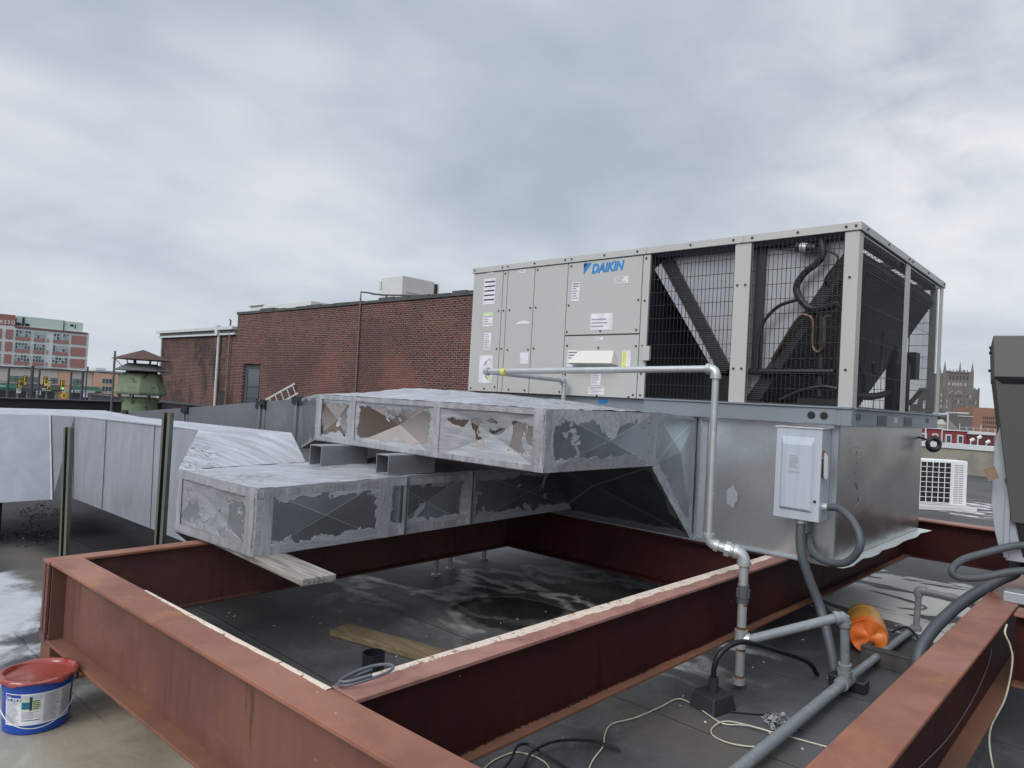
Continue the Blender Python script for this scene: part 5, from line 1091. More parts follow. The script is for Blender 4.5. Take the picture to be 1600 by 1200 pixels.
def arc_patch(q, t0, t1, z0, z1, mi, off=.0012, n=14):
    vs = []
    for i in range(n + 1):
        t = t0 + (t1 - t0) * i / n
        for z in (z0, z1): r_ = .130 + (.139 - .130) * z / (Hh - .02) + off; vs.append(pc + Vector((math.cos(t) * r_, math.sin(t) * r_, z)))
    q.add(vs, [(2 * i, 2 * i + 2, 2 * i + 3, 2 * i + 1) for i in range(n)], mi)
tv = math.atan2(-pc.y, -pc.x)                  # towards the photographer
lo, hi = tv - 1.0, tv + 1.12
q = M(); arc_patch(q, lo, hi, .045, .185, 0, n=30)
def at_(f): return lo + (hi - lo) * f
arc_patch(q, at_(.012), at_(.255), .153, .181, 1, .0018); arc_patch(q, at_(.26), at_(.53), .110, .178, 3, .0018); arc_patch(q, at_(.26), at_(.53), .160, .178, 4, .0022)
arc_patch(q, at_(.27), at_(.38), .118, .15, 5, .0024); arc_patch(q, at_(.375), at_(.41), .112, .172, 6, .003); [arc_patch(q, at_(.42), at_(.50 + .01 * (i_ % 3)), .116 + i_ * .0085, .120 + i_ * .0085, 6, .0026, 5) for i_ in range(5)]; [arc_patch(q, at_(.28 + .01 * (i_ % 2)), at_(.36), .122 + i_ * .009, .125 + i_ * .009, 6, .0029, 5) for i_ in range(3)]
arc_patch(q, at_(.27), at_(.52), .066, .069, 6, .0018)
rr = random.Random(12)
for f0, f1 in ((.02, .24), (.56, .78), (.81, .985)):
    z = .150 if f0 < .1 else .176
    while z > .054: arc_patch(q, at_(f0), at_(f0 + (f1 - f0) * rr.uniform(.7, 1)), z - .0028, z, 2, .0016, 6); z -= .0052
z = .105
while z > .075: arc_patch(q, at_(.27), at_(.27 + .25 * rr.uniform(.6, 1)), z - .0028, z, 2, .0016, 6); z -= .0055
lb = q.build('label', ['label', 'pail', 'inkgrey', 'green_label', 'box', flat('picture_blue', (.02, .18, .33)), flat('picture_dark', (.015, .03, .03))], pa, smooth=True)
# curved lettering on the label
cu = bpy.data.curves.new('tt', 'FONT'); cu.body = 'Henry'; cu.size = .027; cu.offset = .0012; to = bpy.data.objects.new('t', cu); COL.objects.link(to)
me = bpy.data.meshes.new_from_object(to.evaluated_get(bpy.context.evaluated_depsgraph_get())); bpy.data.objects.remove(to)
for v in me.vertices:
    t = at_(.045) + v.co.x / .150; r_ = .1412; z = .158 + v.co.y * .85; v.co = Vector((math.cos(t) * r_, math.sin(t) * r_, z))
me.materials.clear(); me.materials.append(M_['label']); o = bpy.data.objects.new('lettering', me); COL.objects.link(o); o.parent = pa; ORG[o.name] = pc
for s_ in (-1, 1):
    q = M(); t = tv + s_ * 1.52; c = pc + Vector((math.cos(t) * .145, math.sin(t) * .145, .19)); q.cyl(c, c + Vector((math.cos(t) * .012, math.sin(t) * .012, 0)), .014, 10); q.build('handle_boss', 'black', pa)
q = M(); pts = []
for i in range(17):
    u = i / 16; t = tv - 1.52 + 3.04 * u; r_ = .148 + .010 * math.sin(math.pi * u); z = .19 - .150 * math.sin(math.pi * u) ** .8; pts.append(pc + Vector((math.cos(t) * r_, math.sin(t) * r_, z)))
q.tube(pts, .0022, 6, smooth=3); hd = q.build('handle', 'wire', pa, smooth=True)
# ================================================================ small condensing unit on its pad
rot = Matrix.Rotation(math.atan2(.64, .71), 4, 'Z')
cu_o = Vector((-3.14, 14.46, 0))
def lc(x, y, z): return tuple(cu_o + rot @ Vector((x, y, z)))
def lbox(q, x0, y0, z0, x1, y1, z1, mi=0): q.hexa([lc(x0, y0, z0), lc(x1, y0, z0), lc(x1, y1, z0), lc(x0, y1, z0)], [lc(x0, y0, z1), lc(x1, y0, z1), lc(x1, y1, z1), lc(x0, y1, z1)], mi)
mc = thing('condensing_unit', cu_o, 'small white condensing unit with square fan grille, on a pad right of the plenum', 'air conditioner')
q = M(); lbox(q, 0, 0, .085, .95, .36, .90); q.build('casing', 'white', mc, bevel=.012)
q = M(); lbox(q, .09, -.012, .13, .64, -.001, .86); q.build('fan_opening', 'black', mc)
q = M()
for i in range(6): x = .09 + .55 * i / 5; lbox(q, x - .006, -.02, .13, x + .006, -.0125, .86)
for i in range(9): z = .13 + .73 * i / 8; lbox(q, .09, -.024, z - .005, .64, -.0205, z + .005)
q.build('fan_grille', 'white', mc)
q = M()
for i in range(2):
    for j in range(18): lbox(q, .71 + i * .09, -.004, .13 + j * .04, .785 + i * .09, -.001, .145 + j * .04)
q.build('louvre', 'inkgrey', mc)
q = M(); lbox(q, -.12, -.16, .0, 1.05, .5, .082); tag(q.build('equipment_pad', 'cement', bevel=.01), 'pale concrete pad under the small white condensing unit', 'pad')
q = M(); q.tube([lc(-.02, .1, .7), lc(-.12, .1, .68), lc(-.18, .15, .4), lc(-.2, .2, .1)], .02, 8); q.build('line_set', 'rubber', mc, smooth=True)
q = M(); q.lathe([(.05, -.02), (.075, 0), (.05, .02), (.03, 0), (.05, -.02)], (-1.40, 7.06, 1.40), 20, axis=(-.67, .74, 0)); q.beam((-1.5, 7.0, 1.45), (-1.44, 7.06, 1.43), .015, .015)
tag(q.build('cable_ring', 'rubber', smooth=True), 'small black coiled ring hanging at the far right edge of the plenum', 'cable')
# ================================================================ dark hooded unit at the right edge
hu = thing('hooded_unit', (-.2, 4.95, ZT), 'dark taupe hooded exhaust unit cut off by the right edge of the photo', 'exhaust unit')
rot2 = Matrix.Rotation(R(9), 4, 'Z'); ho = Vector((-.66, 4.68, 0))
def l2(x, y, z): return tuple(ho + rot2 @ Vector((x, y, z)))
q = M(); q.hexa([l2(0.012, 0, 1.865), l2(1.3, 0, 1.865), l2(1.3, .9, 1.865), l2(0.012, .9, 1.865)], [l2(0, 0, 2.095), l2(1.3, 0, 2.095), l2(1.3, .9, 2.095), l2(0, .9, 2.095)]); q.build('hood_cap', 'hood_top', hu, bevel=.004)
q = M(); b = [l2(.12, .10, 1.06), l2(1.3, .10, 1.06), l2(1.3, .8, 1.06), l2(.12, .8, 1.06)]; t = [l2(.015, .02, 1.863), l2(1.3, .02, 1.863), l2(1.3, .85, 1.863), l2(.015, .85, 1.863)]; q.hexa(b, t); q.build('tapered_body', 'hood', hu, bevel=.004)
q = M(); q.prism([l2(.02, .012, 1.862), l2(.085, .035, 1.80), l2(1.3, .035, 1.80), l2(1.3, .012, 1.862)], (0, 0, -.004)); q.build('fold_line', 'black', hu)
q = M(); q.hexa([l2(.22, .16, ZT + .06), l2(1.2, .16, ZT + .06), l2(1.2, .7, ZT + .06), l2(.22, .7, ZT + .06)], [l2(.14, .12, 1.055), l2(1.25, .12, 1.055), l2(1.25, .76, 1.055), l2(.14, .76, 1.055)]); q.build('base_box', 'black', hu)
q = M(); q.box(-.58, 4.78, ZT + .001, -.46, 4.92, ZT + .058); q.build('foot', 'plate', hu, bevel=.004)
q = M(); 
for z in (2.03, 2.0, 1.90): q.cyl(l2(-.001, .03, z), l2(-.016, .03, z), .008, 6)
q.build('screw', 'black', hu)
pb = thing('steel_bracket_plate', (-.63, 4.92, ZT), 'pale grey steel plate with rounded edge standing behind the dark hooded unit', 'plate')
q = M(); oo = Vector((0, 0, 0))
pts = [(-.01, .92), (.03, .22 + .62), (.20, .22 + .62), (.20, 1.75), (.05, 1.745), (.0, 1.69), (-.045, 1.50), (-.05, 1.15), (-.03, 1.0)]
q.prism([l2(x + .075, .14, z) for x, z in pts], Vector(l2(0, .02, 0)) - Vector(l2(0, 0, 0))); q.build('plate', 'plate', pb, bevel=.003)
q = M(); q.cyl(l2(.10, .139, 1.29), l2(.10, .115, 1.29), .018, 14); q.build('bolt', 'conduit', pb, smooth=True)
q = M(); q.box(*l2(.09, .12, .86), *l2(.115, .135, 1.26)); q.build('slide_bar', 'plate', pb)
q = M(); q.prism([l2(x, .03, z) for x, z in ((-.02, 1.345), (.03, 1.37), (.055, 1.305), (.005, 1.28))], Vector(l2(0, .004, 0)) - Vector(l2(0, 0, 0))); tag(q.build('name_plate', 'tag'), 'small brown metal tag dangling in front of the pale steel plate', 'tag')
q = M(); q.tube([(-.54, 4.98, .86), (-.56, 5.03, .75), (-.62, 5.03, .70), (-.70, 4.98, .63), (-.81, 4.88, .52), (-.90, 4.73, .39), (-.94, 4.62, .28), (-.94, 4.56, .15), (-.94, 4.55, 0)], .034, 14, smooth=7)
tag(q.build('flexible_conduit', 'conduit', smooth=True), 'thickest dark flexible conduit curving from the hooded unit over the right beam', 'conduit')
q = M(); q.tube([(-.45, 4.86, .95), (-.55, 4.78, .93), (-.65, 4.68, .89), (-.75, 4.60, .84), (-.79, 4.56, .78), (-.76, 4.59, .745), (-.67, 4.67, .75), (-.56, 4.79, .785), (-.47, 4.88, .80)], .021, 12, smooth=8, ribs=.006)
tag(q.build('flexible_conduit', 'conduit', smooth=True), 'ribbed dark flexible conduit making a loop out of the dark hooded unit', 'conduit')
q = M(); q.tube([(-.49, 4.20, .63), (-.49, 4.15, .60), (-.47, 4.17, .54), (-.46, 4.18, .46), (-.48, 4.16, .29), (-.53, 4.12, .13), (-.50, 4.0, .02), (-.42, 3.7, .01)], .004, 6)
tag(q.build('cream_cable', 'cable_w', smooth=True), 'cream cable hanging down from the right beam to the roof', 'cable')
q = M(); q.tube([(-.595, 4.5, .50), (-.585, 4.46, .39), (-.58, 4.08, .32), (-.58, 3.47, .30), (-.58, 2.87, .36), (-.58, 2.3, .42)], .0022, 5)
tag(q.build('grey_wire', 'cable_g', smooth=True), 'thin grey wire sagging along the web of the right beam', 'wire')

for i, (x, y) in enumerate(((-4.72, 4.46), (-4.80, 4.99), (-4.62, 4.2))):
    p = M(); p.cyl((x, y, 0), (x, y, .6), .022, 10); p.cyl((x, y, 0), (x, y, .02), .04, 10)
    tag(p.build('pipe_stand', 'pipe', smooth=True), 'short galvanised pipe leg under the lower duct, ' + ('middle of three', 'rightmost of three', 'leftmost of three')[i], 'support', 'pipe legs under the lower duct')

q = M(); rr = random.Random(31)
for (x, y, z) in ((-1.895, 3.86, 1.55), (-1.895, 3.86, 1.10)): q = M(); q.cyl((x, y, z), (x, y, z + .012), .0215, 14); q.build('thread_mark', 'lever', gp, smooth=True)
for t_, (x, y, z) in enumerate(((-1.66, 4.72, .70), (-1.60, 4.745, .50))): pass
q = M()
for i in range(60):
    u = rr.random(); kx = rr.choice((0, 0, 1, 2)); s_ = rr.uniform(.002, .006)
    if kx == 0: x = -4.0 + 3.6 * u; y = 1.206 + .028 * (x + 4.212) + rr.uniform(-.07, .04)
    elif kx == 1: y = 1.5 + 3.2 * u; x = -1.902 + .0156 * (y - 1.36) + rr.uniform(-.0, .06)
    else: y = 1.8 + 3.4 * u; x = -.6 + rr.uniform(-.07, .07)
    a_ = rr.uniform(0, 3.1); d_ = Vector((math.cos(a_), math.sin(a_), 0)) * s_; e_ = Vector((-d_.y, d_.x, 0)) * rr.uniform(.3, .8); c_ = Vector((x, y, ZT + .0012))
    q.add([c_ - d_, c_ - e_, c_ + d_, c_ + e_], [(0, 1, 2, 3)])
tag(q.build('flecks', paint('cream_flecks', (.5, .42, .36), (.3, .2, .16), rough=.8, scale=30)), 'tiny cream paint flecks scattered on top of the steel beams', 'debris', kind='stuff')
# ================================================================ city to the left
def face(q, X_, y0, y1, z0, z1, t=.3, mi=0): q.box(X_, y0, z0, X_ + t, y1, z1, mi)
XB = -220
fb = thing('apartment_tower', (XB - 10, 54, -6), 'brick and concrete block with mint-green penthouse and white RESO letters, far left', 'building')
q = M(); q.box(XB - 22, 30, -6, XB, 64.6, 13.5); q.build('frame', paint('grey_concrete_frame', (.60, .64, .63), (.52, .56, .55), rough=.8, scale=.1), fb)
q = M(); q.box(XB - 21.9, 30.1, 13.51, XB + .1, 47.2, 16.3); q.build('sign_wall', paint('brick_sign_wall', (.32, .15, .14), (.27, .13, .12), rough=.9, scale=.2), fb)
q = M(); q.box(XB - 20, 47.7, 13.51, XB - .8, 58.4, 16.3); q.box(XB - 20, 58.7, 13.51, XB - 1.2, 63.3, 16.2); q.build('penthouse', paint('mint_panel', (.50, .60, .55), (.45, .54, .50), rough=.7, scale=.1), fb)
q = M(); q.box(XB - .79, 48.9, 13.8, XB - .6, 49.4, 16.0); q.box(XB - .79, 47.7, 13.8, XB - .6, 48.7, 14.5); q.box(XB - .79, 49.6, 13.8, XB - .6, 50.5, 14.5); q.box(XB - 1.0, 58.45, 13.6, XB - .9, 58.65, 16.3); q.box(XB - 1.19, 60.2, 14.9, XB - 1.1, 60.9, 15.5); q.box(XB - 1.19, 61.3, 14.4, XB - 1.1, 61.5, 15.5); q.build('opening', 'black', fb)
q = M(); q.box(XB - .5, 47.25, 13.0, XB + .25, 64.1, 13.52); q.build('brick_band', paint('brick_band', (.17, .085, .085), (.2, .09, .09), rough=.9, scale=.3), fb)
text('lettering', 'RESO', 'white', fb, (XB + .15, 43.95, 13.85), (0, 1, 0), (0, 0, 1), 1.3, .04, 0, .03, 3.15, spacing=1.45)
mbr = paint('infill_brick', (.34, .17, .155), (.28, .15, .14), rough=.9, scale=.2); mgl = paint('greenish_glazing', (.30, .37, .36), (.5, .55, .55), rough=.3, scale=1.1, var=1)
cols = [(47.47, 50.87), (51.58, 54.18), (56.0, 59.72)]
rr = random.Random(4)
for fl in range(5):
    zt_f = 12.55 - fl * 3.22
    for (y0, y1) in cols:
        q = M(); face(q, XB + .001, y0, y1, zt_f - 1.75, zt_f, .1); w = q.build('window', mgl, fb)
        q = M(); n = 5 if y1 - y0 > 3 else 4; cw = (y1 - y0) / n
        for i in range(n):
            for r_, (za, zz) in enumerate(((zt_f - .75, zt_f - .12), (zt_f - 1.65, zt_f - .95))):
                if rr.random() < .62: face(q, XB + .102, y0 + i * cw + cw * .14, y0 + (i + 1) * cw - cw * .14, za if rr.random() < .8 else za + .3, zz, .02)
        q.build('pane', 'glass', w)
        q = M()
        for i in range(n + 1): face(q, XB + .102, y0 + i * cw - .05, y0 + i * cw + .05, zt_f - 1.75, zt_f, .12)
        face(q, XB + .102, y0, y1, zt_f - .9, zt_f - .8, .11); q.build('mullion', 'white_trim', w)
        q = M(); face(q, XB + .001, y0, y1, zt_f - 2.65, zt_f - 1.85, .2); q.build('spandrel', mbr, fb)
    for y0, y1 in ((60.35, 63.95), (45.3, 46.9), (42.5, 44.5)):
        q = M(); face(q, XB + .001, y0, y1, zt_f - 2.5, zt_f - .1, .2); q.build('brick_infill', mbr, fb)
    q = M(); face(q, XB + .001, 54.6, 55.1, zt_f - 2.6, zt_f - 1.6, .1); q.build('window', 'inkgrey', fb)
XS = -170
sh = thing('shop_row', (XS - 5, 45, -6), 'low tan and orange shop fronts with dark green awnings across the street', 'building')
q = M(); q.box(XS - 15, 20, -6, XS, 44.7, 2.35); q.box(XS - 15, 46.9, -6, XS - .1, 51.2, 2.4); q.box(XS - 15, 56.2, -6, XS - .1, 60, 2.4); q.build('wall', paint('tan_shop_wall', (.52, .46, .41), (.45, .41, .37), rough=.8, scale=.15), sh)
q = M(); q.box(XS - 15, 51.25, -6, XS + .4, 52.8, 2.35); q.box(XS - 15, 55.1, -6, XS + .4, 56.15, 2.35); q.box(XS - 15, 52.801, 1.25, XS + .4, 55.099, 2.35); q.box(XS - 15, 52.801, -6, XS + .39, 55.099, 1.249); q.box(XS - 15, 44.72, -6, XS + .2, 46.88, 2.3); q.build('orange_bay', paint('salmon_render', (.58, .34, .25), (.50, .30, .23), rough=.8, scale=.2), sh)
q = M(); q.box(XS - 15.1, 20, 2.41, XS + .5, 60, 2.55); q.build('roof_edge', 'win_frame', sh)
for y0, y1, z0, z1 in ((52.85, 55.0, 0, 1.2), (52.9, 55.0, -1.7, -.5), (52.95, 55.05, -3.6, -2.1)):
    q = M(); face(q, XS + .401, y0, y1, z0, z1, .05); w = q.build('window', 'white_trim', sh)
    for i in range(3): q = M(); face(q, XS + .452, y0 + .1 + i * .68, y0 + .66 + i * .68, z0 + .1, z1 - .1, .03); q.build('pane', 'glass', w)
for y0, y1 in ((26, 28), (30, 33), (36.1, 38.4), (38.8, 41.2), (43.2, 44.6), (47.4, 49.0)):
    q = M(); face(q, XS + .001, y0, y1, -.5, .72, .05); w = q.build('window', flat('green_shop_glass', (.13, .20, .18), .3), sh)
    q = M(); face(q, XS + .052, y0, y1, .05, .12, .05); face(q, XS + .052, (y0 + y1) / 2 - .05, (y0 + y1) / 2 + .05, -.5, .72, .04); q.build('bar', 'win_frame', w)
maw = flat('green_awning', (.025, .085, .055), .7); mdk = flat('charcoal_awning', (.035, .045, .05), .7)
for y0, y1, mm in ((22, 38, maw), (38.1, 44.8, mdk), (47.1, 52.5, maw)):
    q = M(); q.prism([(XS + .45, y0, -.8), (XS + 2.2, y0, -1.7), (XS + 2.2, y0, -2.1), (XS + .45, y0, -2.0)], (0, y1 - y0, 0)); q.build('awning', mm, sh)
rr = random.Random(6)
for y0, y1, z0 in ((41.4, 42.9, -2.0), (45, 46.9, -2.1), (47.3, 51.1, -2.1)):
    q = M(); q.box(XS + 2.21, y0, z0, XS + 2.3, y1, z0 + .45); sg = q.build('shop_sign', 'label', sh); q = M(); y = y0 + .15
    while y < y1 - .3: w = rr.uniform(.1, .3); q.box(XS + 2.31, y, z0 + .12, XS + 2.33, y + w, z0 + .32); y += w + .12
    q.build('lettering', maw, sg)
y = 22.5
while y < 44: q = M(); q.box(XS + .01, y, -5.4, XS + .1, y + 1.3, -2.3); q.build('shop_window', 'glass', sh); y += 1.7
q = M(); q.box(XS - .05, 47.3, -5.4, XS + .1, 50.5, -2.3); q.build('shop_window', 'glass', sh)
q = M(); q.box(-260, 66, -6, -240, 71, 4.3); tag(q.build('grey_building', flat('slate_building', (.13, .16, .18))), 'small slate-grey building just right of the far brick block', 'building')
q = M(); q.box(-262, 74, -6, -240, 86, 3.4); q.box(-255, 76, 3.401, -250, 79, 4.2); tag(q.build('white_building', 'hvac_white'), 'long low white building far off behind the green ventilator', 'building')
# street things
def pole(x, y, ztop, r, lab, grp='street poles'):
    q = M(); q.cyl((x, y, -6), (x, y, ztop), r, 8); q.cyl((x, y, -6), (x, y, -5.6), r * 2, 8); return tag(q.build('utility_pole', 'win_frame'), lab, 'pole', grp)
for x, y, z, r, lab in ((-96.3, 20.4, 2.1, .11, 'dark street pole nearest the left edge of the photo'), (-94.35, 22.2, 2.35, .17, 'thick dark street pole between the two groups of traffic lights'), (-93.7, 22.75, 2.1, .11, 'dark street pole just right of the thick one'), (-91.05, 25.2, 2.1, .11, 'dark street pole right of the orange shop bay'), (-90.1, 26.1, 2.1, .15, 'thick dark street pole in front of the right green awning'), (-89.8, 26.4, 1.9, .07, 'thinnest dark street pole, beside the thick one at the right awning')): pole(x, y, z, r, lab)
q = M(); q.tube([(-98, 18, .55), (-94.3, 22.2, .28), (-90.1, 26.1, .25)], .035, 5, smooth=1); q.tube([(-98, 18, 1.6), (-94.3, 22.2, 2.25), (-90.1, 26.1, 2.05), (-87, 29, 1.9)], .03, 5, smooth=1)
tag(q.build('span_wire', 'black'), 'dark wires strung between the street poles across the crossing', 'wire')
myl = flat('signal_yellow', (.42, .30, .03), .5); mor = flat('pedestrian_orange', (.6, .18, .06), .5)
def signal(x, y, z, lens, lab, lit=None):
    o = thing('traffic_light', (x, y, z), lab, 'traffic light', 'traffic lights over the crossing'); q = M(); q.box(x - .15, y - .16, z - .5, x + .15, y + .16, z + .5); q.build('housing', myl, o)
    q = M(); q.box(x - .16, y - .24, z - .58, x - .151, y + .24, z + .58); q.build('backplate', 'black', o)
    for i, c in enumerate(lens):
        q = M(); q.cyl((x + .151, y, z + .33 - .33 * i), (x + .18, y, z + .33 - .33 * i), .11, 10); q.build('lens', c, o)
gl_ = flat('lit_green_lens', (.1, .6, .3), .4, emit=((.2, 1, .5, 1), .8)); dk_ = flat('dark_lens', (.02, .015, .01), .4); wl_ = flat('pale_lens', (.6, .6, .55), .4)
signal(-95.3, 21.35, .2, [mor, dk_, mor], 'traffic light with two orange lenses, left of the thick pole'); signal(-94.9, 21.75, .62, [dk_, dk_, wl_], 'traffic light seen edge on, highest and left of the thick pole')
signal(-93.15, 23.3, .62, [dk_, dk_, wl_], 'traffic light with a dark face, left one of the middle pair'); signal(-92.9, 23.55, .25, [wl_, wl_, dk_], 'yellow traffic light, right one of the middle pair'); signal(-91.75, 24.6, .3, [flat('red_lens', (.35, .06, .03)), dk_, gl_], 'traffic light showing green in front of the orange shop bay')
q = M(); q.box(-96.6, 19.4, -.35, -96.55, 20.75, .1); so_ = tag(q.build('street_sign', flat('street_sign_green', (.02, .28, .16))), 'green street-name sign hanging at the left edge', 'sign')
q = M(); rr = random.Random(3); y = 19.6
while y < 20.6: q.box(-96.549, y, -.2, -96.54, y + .1, -.04); y += .15
q.build('lettering', 'label', so_)
for (x, y, z, lab) in ((-95.4, 21.25, -.58, 'square white crossing sign below the orange traffic light'), (-93.7, 22.8, -.66, 'square white crossing sign right of the thick pole'), (-89.8, 26.4, -.66, 'square white crossing sign in front of the right awning')):
    o = thing('crossing_sign', (x, y, -6), lab, 'sign', 'white crossing signs'); q = M(); q.box(x, y - .22, z - .25, x + .03, y + .22, z + .25); q.build('panel', 'label', o); q = M(); q.box(x + .031, y - .14, z - .03, x + .034, y + .14, z + .12); q.build('symbol', 'inkgrey', o); q = M(); q.cyl((x - .05, y, -6), (x - .05, y, z - .2), .05, 6); q.build('post', 'win_frame', o)
o = thing('warning_sign', (-91.6, 24.75, -6), 'yellow diamond pedestrian warning sign', 'sign')
q = M(); q.prism([(-91.6, 24.75, -.4), (-91.6, 25.12, -.85), (-91.6, 24.75, -1.3), (-91.6, 24.38, -.85)], (.03, 0, 0)); q.build('panel', flat('warning_yellow', (.75, .45, .02)), o); q = M(); q.box(-91.568, 24.68, -1.0, -91.56, 24.82, -.7); q.build('symbol', 'ink', o); q = M(); q.cyl((-91.65, 24.75, -6), (-91.65, 24.75, -1.2), .05, 6); q.build('post', 'win_frame', o)
def car(x, y, c, lab):
    o = thing('parked_car', (x, y, -6), lab, 'car', 'cars in the street'); q = M(); L_ = 2.2
    q.prism([(x + .9, y - L_, -5.7), (x + .9, y + L_, -5.7), (x + .9, y + L_, -5.0), (x + .9, y + 1.3, -4.9), (x + .9, y + .8, -4.5), (x + .9, y - 1.0, -4.5), (x + .9, y - 1.7, -4.95), (x + .9, y - L_, -5.05)], (-1.8, 0, 0)); q.build('body', c, o)
    q = M(); q.prism([(x + .91, y + 1.05, -4.92), (x + .91, y + .72, -4.58), (x + .91, y - .9, -4.58), (x + .91, y - 1.4, -4.95)], (-.01, 0, 0)); q.build('window', 'glass', o)
    for s_ in (-1.35, 1.35): q = M(); q.cyl((x + .92, y + s_, -5.68), (x + .7, y + s_, -5.68), .32, 12); q.build('wheel', 'black', o)
car(-160, 33.5, 'white', 'white car passing in front of the left shops'); car(-160, 38.5, 'white', 'silver-white car just right of the first white car'); car(-160, 48.5, 'hvac_white', 'pale car below the right green awning')
# ================================================================ city to the right
tp = thing('gothic_tower', (-81, 467, -6), 'tall brown gothic stone tower with four thin spires, far away on the right', 'building')
ms = paint('brown_stone', (.15, .135, .13), (.12, .108, .105), rough=.9, scale=.05, dirt=(.22, .20, .19), dirt_amt=.4, coord='Object')
md = flat('stone_window', (.05, .048, .05), .6); mls = flat('pale_stone', (.34, .33, .32), .8)
tc_ = Vector((-81.2, 467.4, 0)); ra = Vector((rth.x, rth.y, 0)); fa = Vector((fwh.x, fwh.y, 0))
def tb(q, u0, u1, z0, z1, d0=0, d1=14, mi=0):
    b = [tc_ + ra * u + fa * d_ + Vector((0, 0, z0)) for u, d_ in ((u0, d0), (u1, d0), (u1, d1), (u0, d1))]; q.hexa(b, [v + Vector((0, 0, z1 - z0)) for v in b], mi)
q = M(); tb(q, -11.6, 11.7, -6, 21, 0, 20); tb(q, -12.4, -11.61, -6, 12, 1, 19); tb(q, 11.71, 12.3, -6, 14, 1, 19); tb(q, -8.2, 8.4, 21.01, 29.5, .6, 18)
for u in (-11.6, -8.5, -3.0, 3.2, 8.8, 11.2): tb(q, u - .35, u + .35, -6, 21.8, -.6, -.01)
q.build('wall', ms, tp)
q = M(); u = -7.6
while u < 8: tb(q, u - .45, u + .45, 29.51, 30.8 + (.9 if abs(u - 3) < .6 else .2 * math.sin(u * 5)), .6, 1.6); u += 1.55
for u in (-5.6, -3.6, -1.7, .3, 2.3, 4.4): 
    c = tc_ + ra * u + Vector((0, 0, 30)); q.cyl(c, c + Vector((0, 0, 2.3)), .6, 4, r2=.05)
q.build('battlement', ms, tp)
for u, h in ((-7.9, 36.6), (-5.9, 35.6), (5.9, 37.2), (7.9, 36.4)):
    q = M(); c = tc_ + ra * u + fa * (1 if abs(u) > 7 else 9); q.cyl(c + Vector((0, 0, 20)), c + Vector((0, 0, 31)), .85, 8); q.cyl(c + Vector((0, 0, 31)), c + Vector((0, 0, h)), .75, 8, r2=.06); q.build('spire', ms, tp)
rr = random.Random(17)
for fl in range(6):
    for u in (-9.9, -6.6, -5.0, -1.4, -.1, 1.2, 5.0, 6.6, 9.9):
        z = 17.5 - fl * 3.3
        if rr.random() < .8: q = M(); tb(q, u - .35, u + .35, z - 1.5, z, -.05, -.001); q.build('window', md if rr.random() < .8 else mls, tp)
for u in (-5.4, -3.2, -1.8, -.2, 1.4, 3.9): q = M(); tb(q, u - .45, u + .45, 22.6, 24.2, .5, .59); q.build('window', mls, tp)
for u in (-5, -3, -1, 1, 3, 5): q = M(); tb(q, u - .5, u + .5, 26, 28.4, .5, .59); q.build('window', md, tp)
for u in (-3.6, .1): 
    for kx in range(7):
        t = math.pi * kx / 6; q = M(); tb(q, u + 1.5 * math.cos(t) - .25, u + 1.5 * math.cos(t) + .25, 17.6 + 1.6 * math.sin(t), 18.1 + 1.6 * math.sin(t), -.1, -.052); q.build('arch_stone', mls, tp)
def flatb(name, c, depth, u0, u1, z0, z1, dd, mat, lab, wins=None):
    """ building square to the view: u from the line of sight c """
    o = thing(name, (c[0], c[1], -6), lab, 'building'); C_ = Vector((c[0], c[1], 0))
    def bb_(q, a, b, z0_, z1_, d0, d1, mi=0):
        v = [C_ + ra * u + fa * d_ + Vector((0, 0, z0_)) for u, d_ in ((a, d0), (b, d0), (b, d1), (a, d1))]; q.hexa(v, [x + Vector((0, 0, z1_ - z0_)) for x in v], mi)
    q = M(); bb_(q, u0, u1, z0, z1, 0, dd); q.build('wall', mat, o)
    return o, bb_
o, f_ = flatb('brick_office', (-51.7, 359), 300, -6.2, 5, -6, 8.5, 12, paint('orange_brick_office', (.24, .13, .09), (.2, .11, .08), rough=.9, scale=.1), 'orange-brown brick office block right of the gothic tower')
for r_ in range(3):
    for i in range(8): q = M(); f_(q, -1.6 + i * .85, -1.1 + i * .85, 3.6 - r_ * 1.9, 4.8 - r_ * 1.9, -.05, -.001); q.build('window', md, o)
o, f_ = flatb('grey_block', (-49.5, 320), 270, -7.2, -1.4, -6, 5.1, 10, flat('grey_brown_block', (.115, .10, .10)), 'grey-brown block in front of the brick office')
q = M(); f_(q, -7.3, -1.3, 4.0, 4.25, -.3, -.001); f_(q, -7.0, -2.6, 5.101, 5.6, .5, 8); q.build('ledge', 'cement', o)
# red row houses
rh = thing('row_houses', (-18.6, 104.9, -6), 'strip of dark red row house fronts with white-framed windows beyond the concrete parapet', 'building')
CR = Vector((-19.7, 103.85, 0))
def rb_(q, a, b, z0_, z1_, d0, d1, mi=0):
    v = [CR + ra * u + fa * d_ + Vector((0, 0, z0_)) for u, d_ in ((a, d0), (b, d0), (b, d1), (a, d1))]; q.hexa(v, [x + Vector((0, 0, z1_ - z0_)) for x in v], mi)
q = M(); rb_(q, -6, -.02, -6, .62, 0, 8); rb_(q, 0, 3.3, -6, .5, .1, 8); q.build('wall', paint('dark_red_front', (.22, .035, .045), (.15, .03, .035), rough=.8, scale=.6), rh)
q = M(); rb_(q, -6, .0, .621, .78, -.2, 8); rb_(q, .02, 3.3, .501, .6, -.1, 8); rb_(q, -.12, .0, -1, .62, -.15, -.001); q.build('cornice', 'white_trim', rh)
for u in (-2.35, -.9, .83, 2.35):
    q = M(); rb_(q, u - .38, u + .38, -1.15, .02, -.08, .09); w = q.build('window', 'white_trim', rh); q = M(); rb_(q, u - .24, u + .24, -1.0, -.15, -.1, -.081); q.build('pane', 'glass', w)
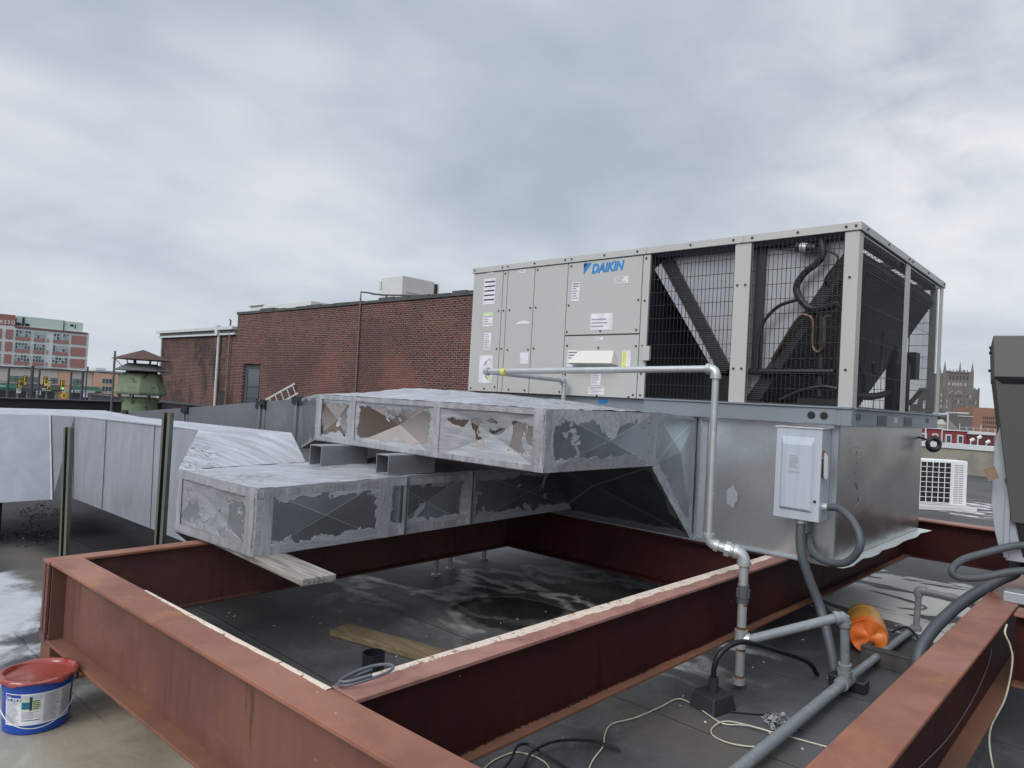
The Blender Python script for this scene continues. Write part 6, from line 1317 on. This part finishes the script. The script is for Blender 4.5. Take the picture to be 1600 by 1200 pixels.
o = thing('red_garage', (-16, 107.3, -6), 'low dark red building with a white roof edge, right of the row houses', 'building'); CR = Vector((-16.0, 107.2, 0))
q = M(); rb_(q, -1.7, 1.7, -6, .2, 0, 6); q.build('wall', flat('deep_red_wall', (.09, .025, .028)), o); q = M(); rb_(q, -1.75, 1.75, .201, .55, -.2, 6); q.build('roof_edge', 'white_trim', o)
o = thing('pale_gable_house', (-24, 127, -6), 'pale gabled houses with light roofs below the gothic tower', 'building'); CR = Vector((-23.9, 127, 0))
q = M(); rb_(q, -3.0, .4, -6, 1.2, 0, 8); q.build('wall', flat('tan_house_wall', (.30, .27, .23)), o)
q = M(); q.prism([CR + ra * -3.2 + Vector((0, 0, 1.2)), CR + ra * -.2 + Vector((0, 0, 2.0)), CR + ra * .5 + Vector((0, 0, 1.2))], fa * 8); q.build('roof', 'hvac_white', o)
q = M(); q.prism([CR + ra * .5 + Vector((0, 0, .5)), CR + ra * .5 + Vector((0, 0, 2.3)), CR + ra * 2.4 + Vector((0, 0, .5))], fa * 4); q.build('side_gable', flat('grey_gable', (.22, .21, .19)), o)
q = M(); rb_(q, -3.3, 0.2, 2.7, 2.95, -.5, 6); rb_(q, .15, .35, .5, 3.0, -.6, -.5); q.build('flat_roof', 'white_trim', o)
q = M(); rb_(q, -3.3, -.05, 2.01, 2.69, 1, 6); q.build('dark_storey', 'win_frame', o)
q = M(); rb_(q, -3.2, -2.2, 3.0, 4.2, 1, 4); q.build('stair_box', flat('dark_box', (.10, .10, .10)), o)
# small roof things beyond the parapet
def stand(x, y, z, lab):
    o = thing('roof_vent_hood', (x, y, z - 1), lab, 'vent', 'white vent hoods beyond the parapet'); q = M(); q.box(x - .04, y - .04, z - 1.6, x + .04, y + .04, z); q.build('pipe', 'white_trim', o); q = M(); q.cyl((x, y, z), (x + .25, y, z + .18), .14, 8); q.build('hood', 'white', o)
for x, y, z, lab in ((-11.3, 70.9, .1, 'white vent hood, leftmost of the three beyond the parapet'), (-10.85, 71.3, .35, 'tallest white vent hood, middle of the three beyond the parapet'), (-10.3, 71.8, 0, 'white vent hood, rightmost of the three beyond the parapet')): stand(x, y, z, lab)
q = M(); q.cyl((-19.1, 92, -6), (-19.1, 92, 4.3), .08, 6); q.box(-19.5, 91.9, 3.0, -18.7, 92.1, 3.9); q.box(-19.3, 91.8, 1.9, -18.9, 92.0, 2.2)
tag(q.build('antenna_mast', 'hvac_white'), 'thin pale mast with a small panel, in front of the gothic tower', 'mast')
q = M()
for i in range(12): x = -18.5 + i * .7; q.cyl((x, 108 + i * .55, .4), (x, 108 + i * .55, 1.0 + .5 * (i % 3 == 0)), .03, 4)
q.tube([(-18.5, 108, 1.0), (-10.8, 114, 1.0)], .02, 4, smooth=1); tag(q.build('roof_railing', 'hvac_white'), 'thin pale railing along the roofs beyond the parapet', 'railing')
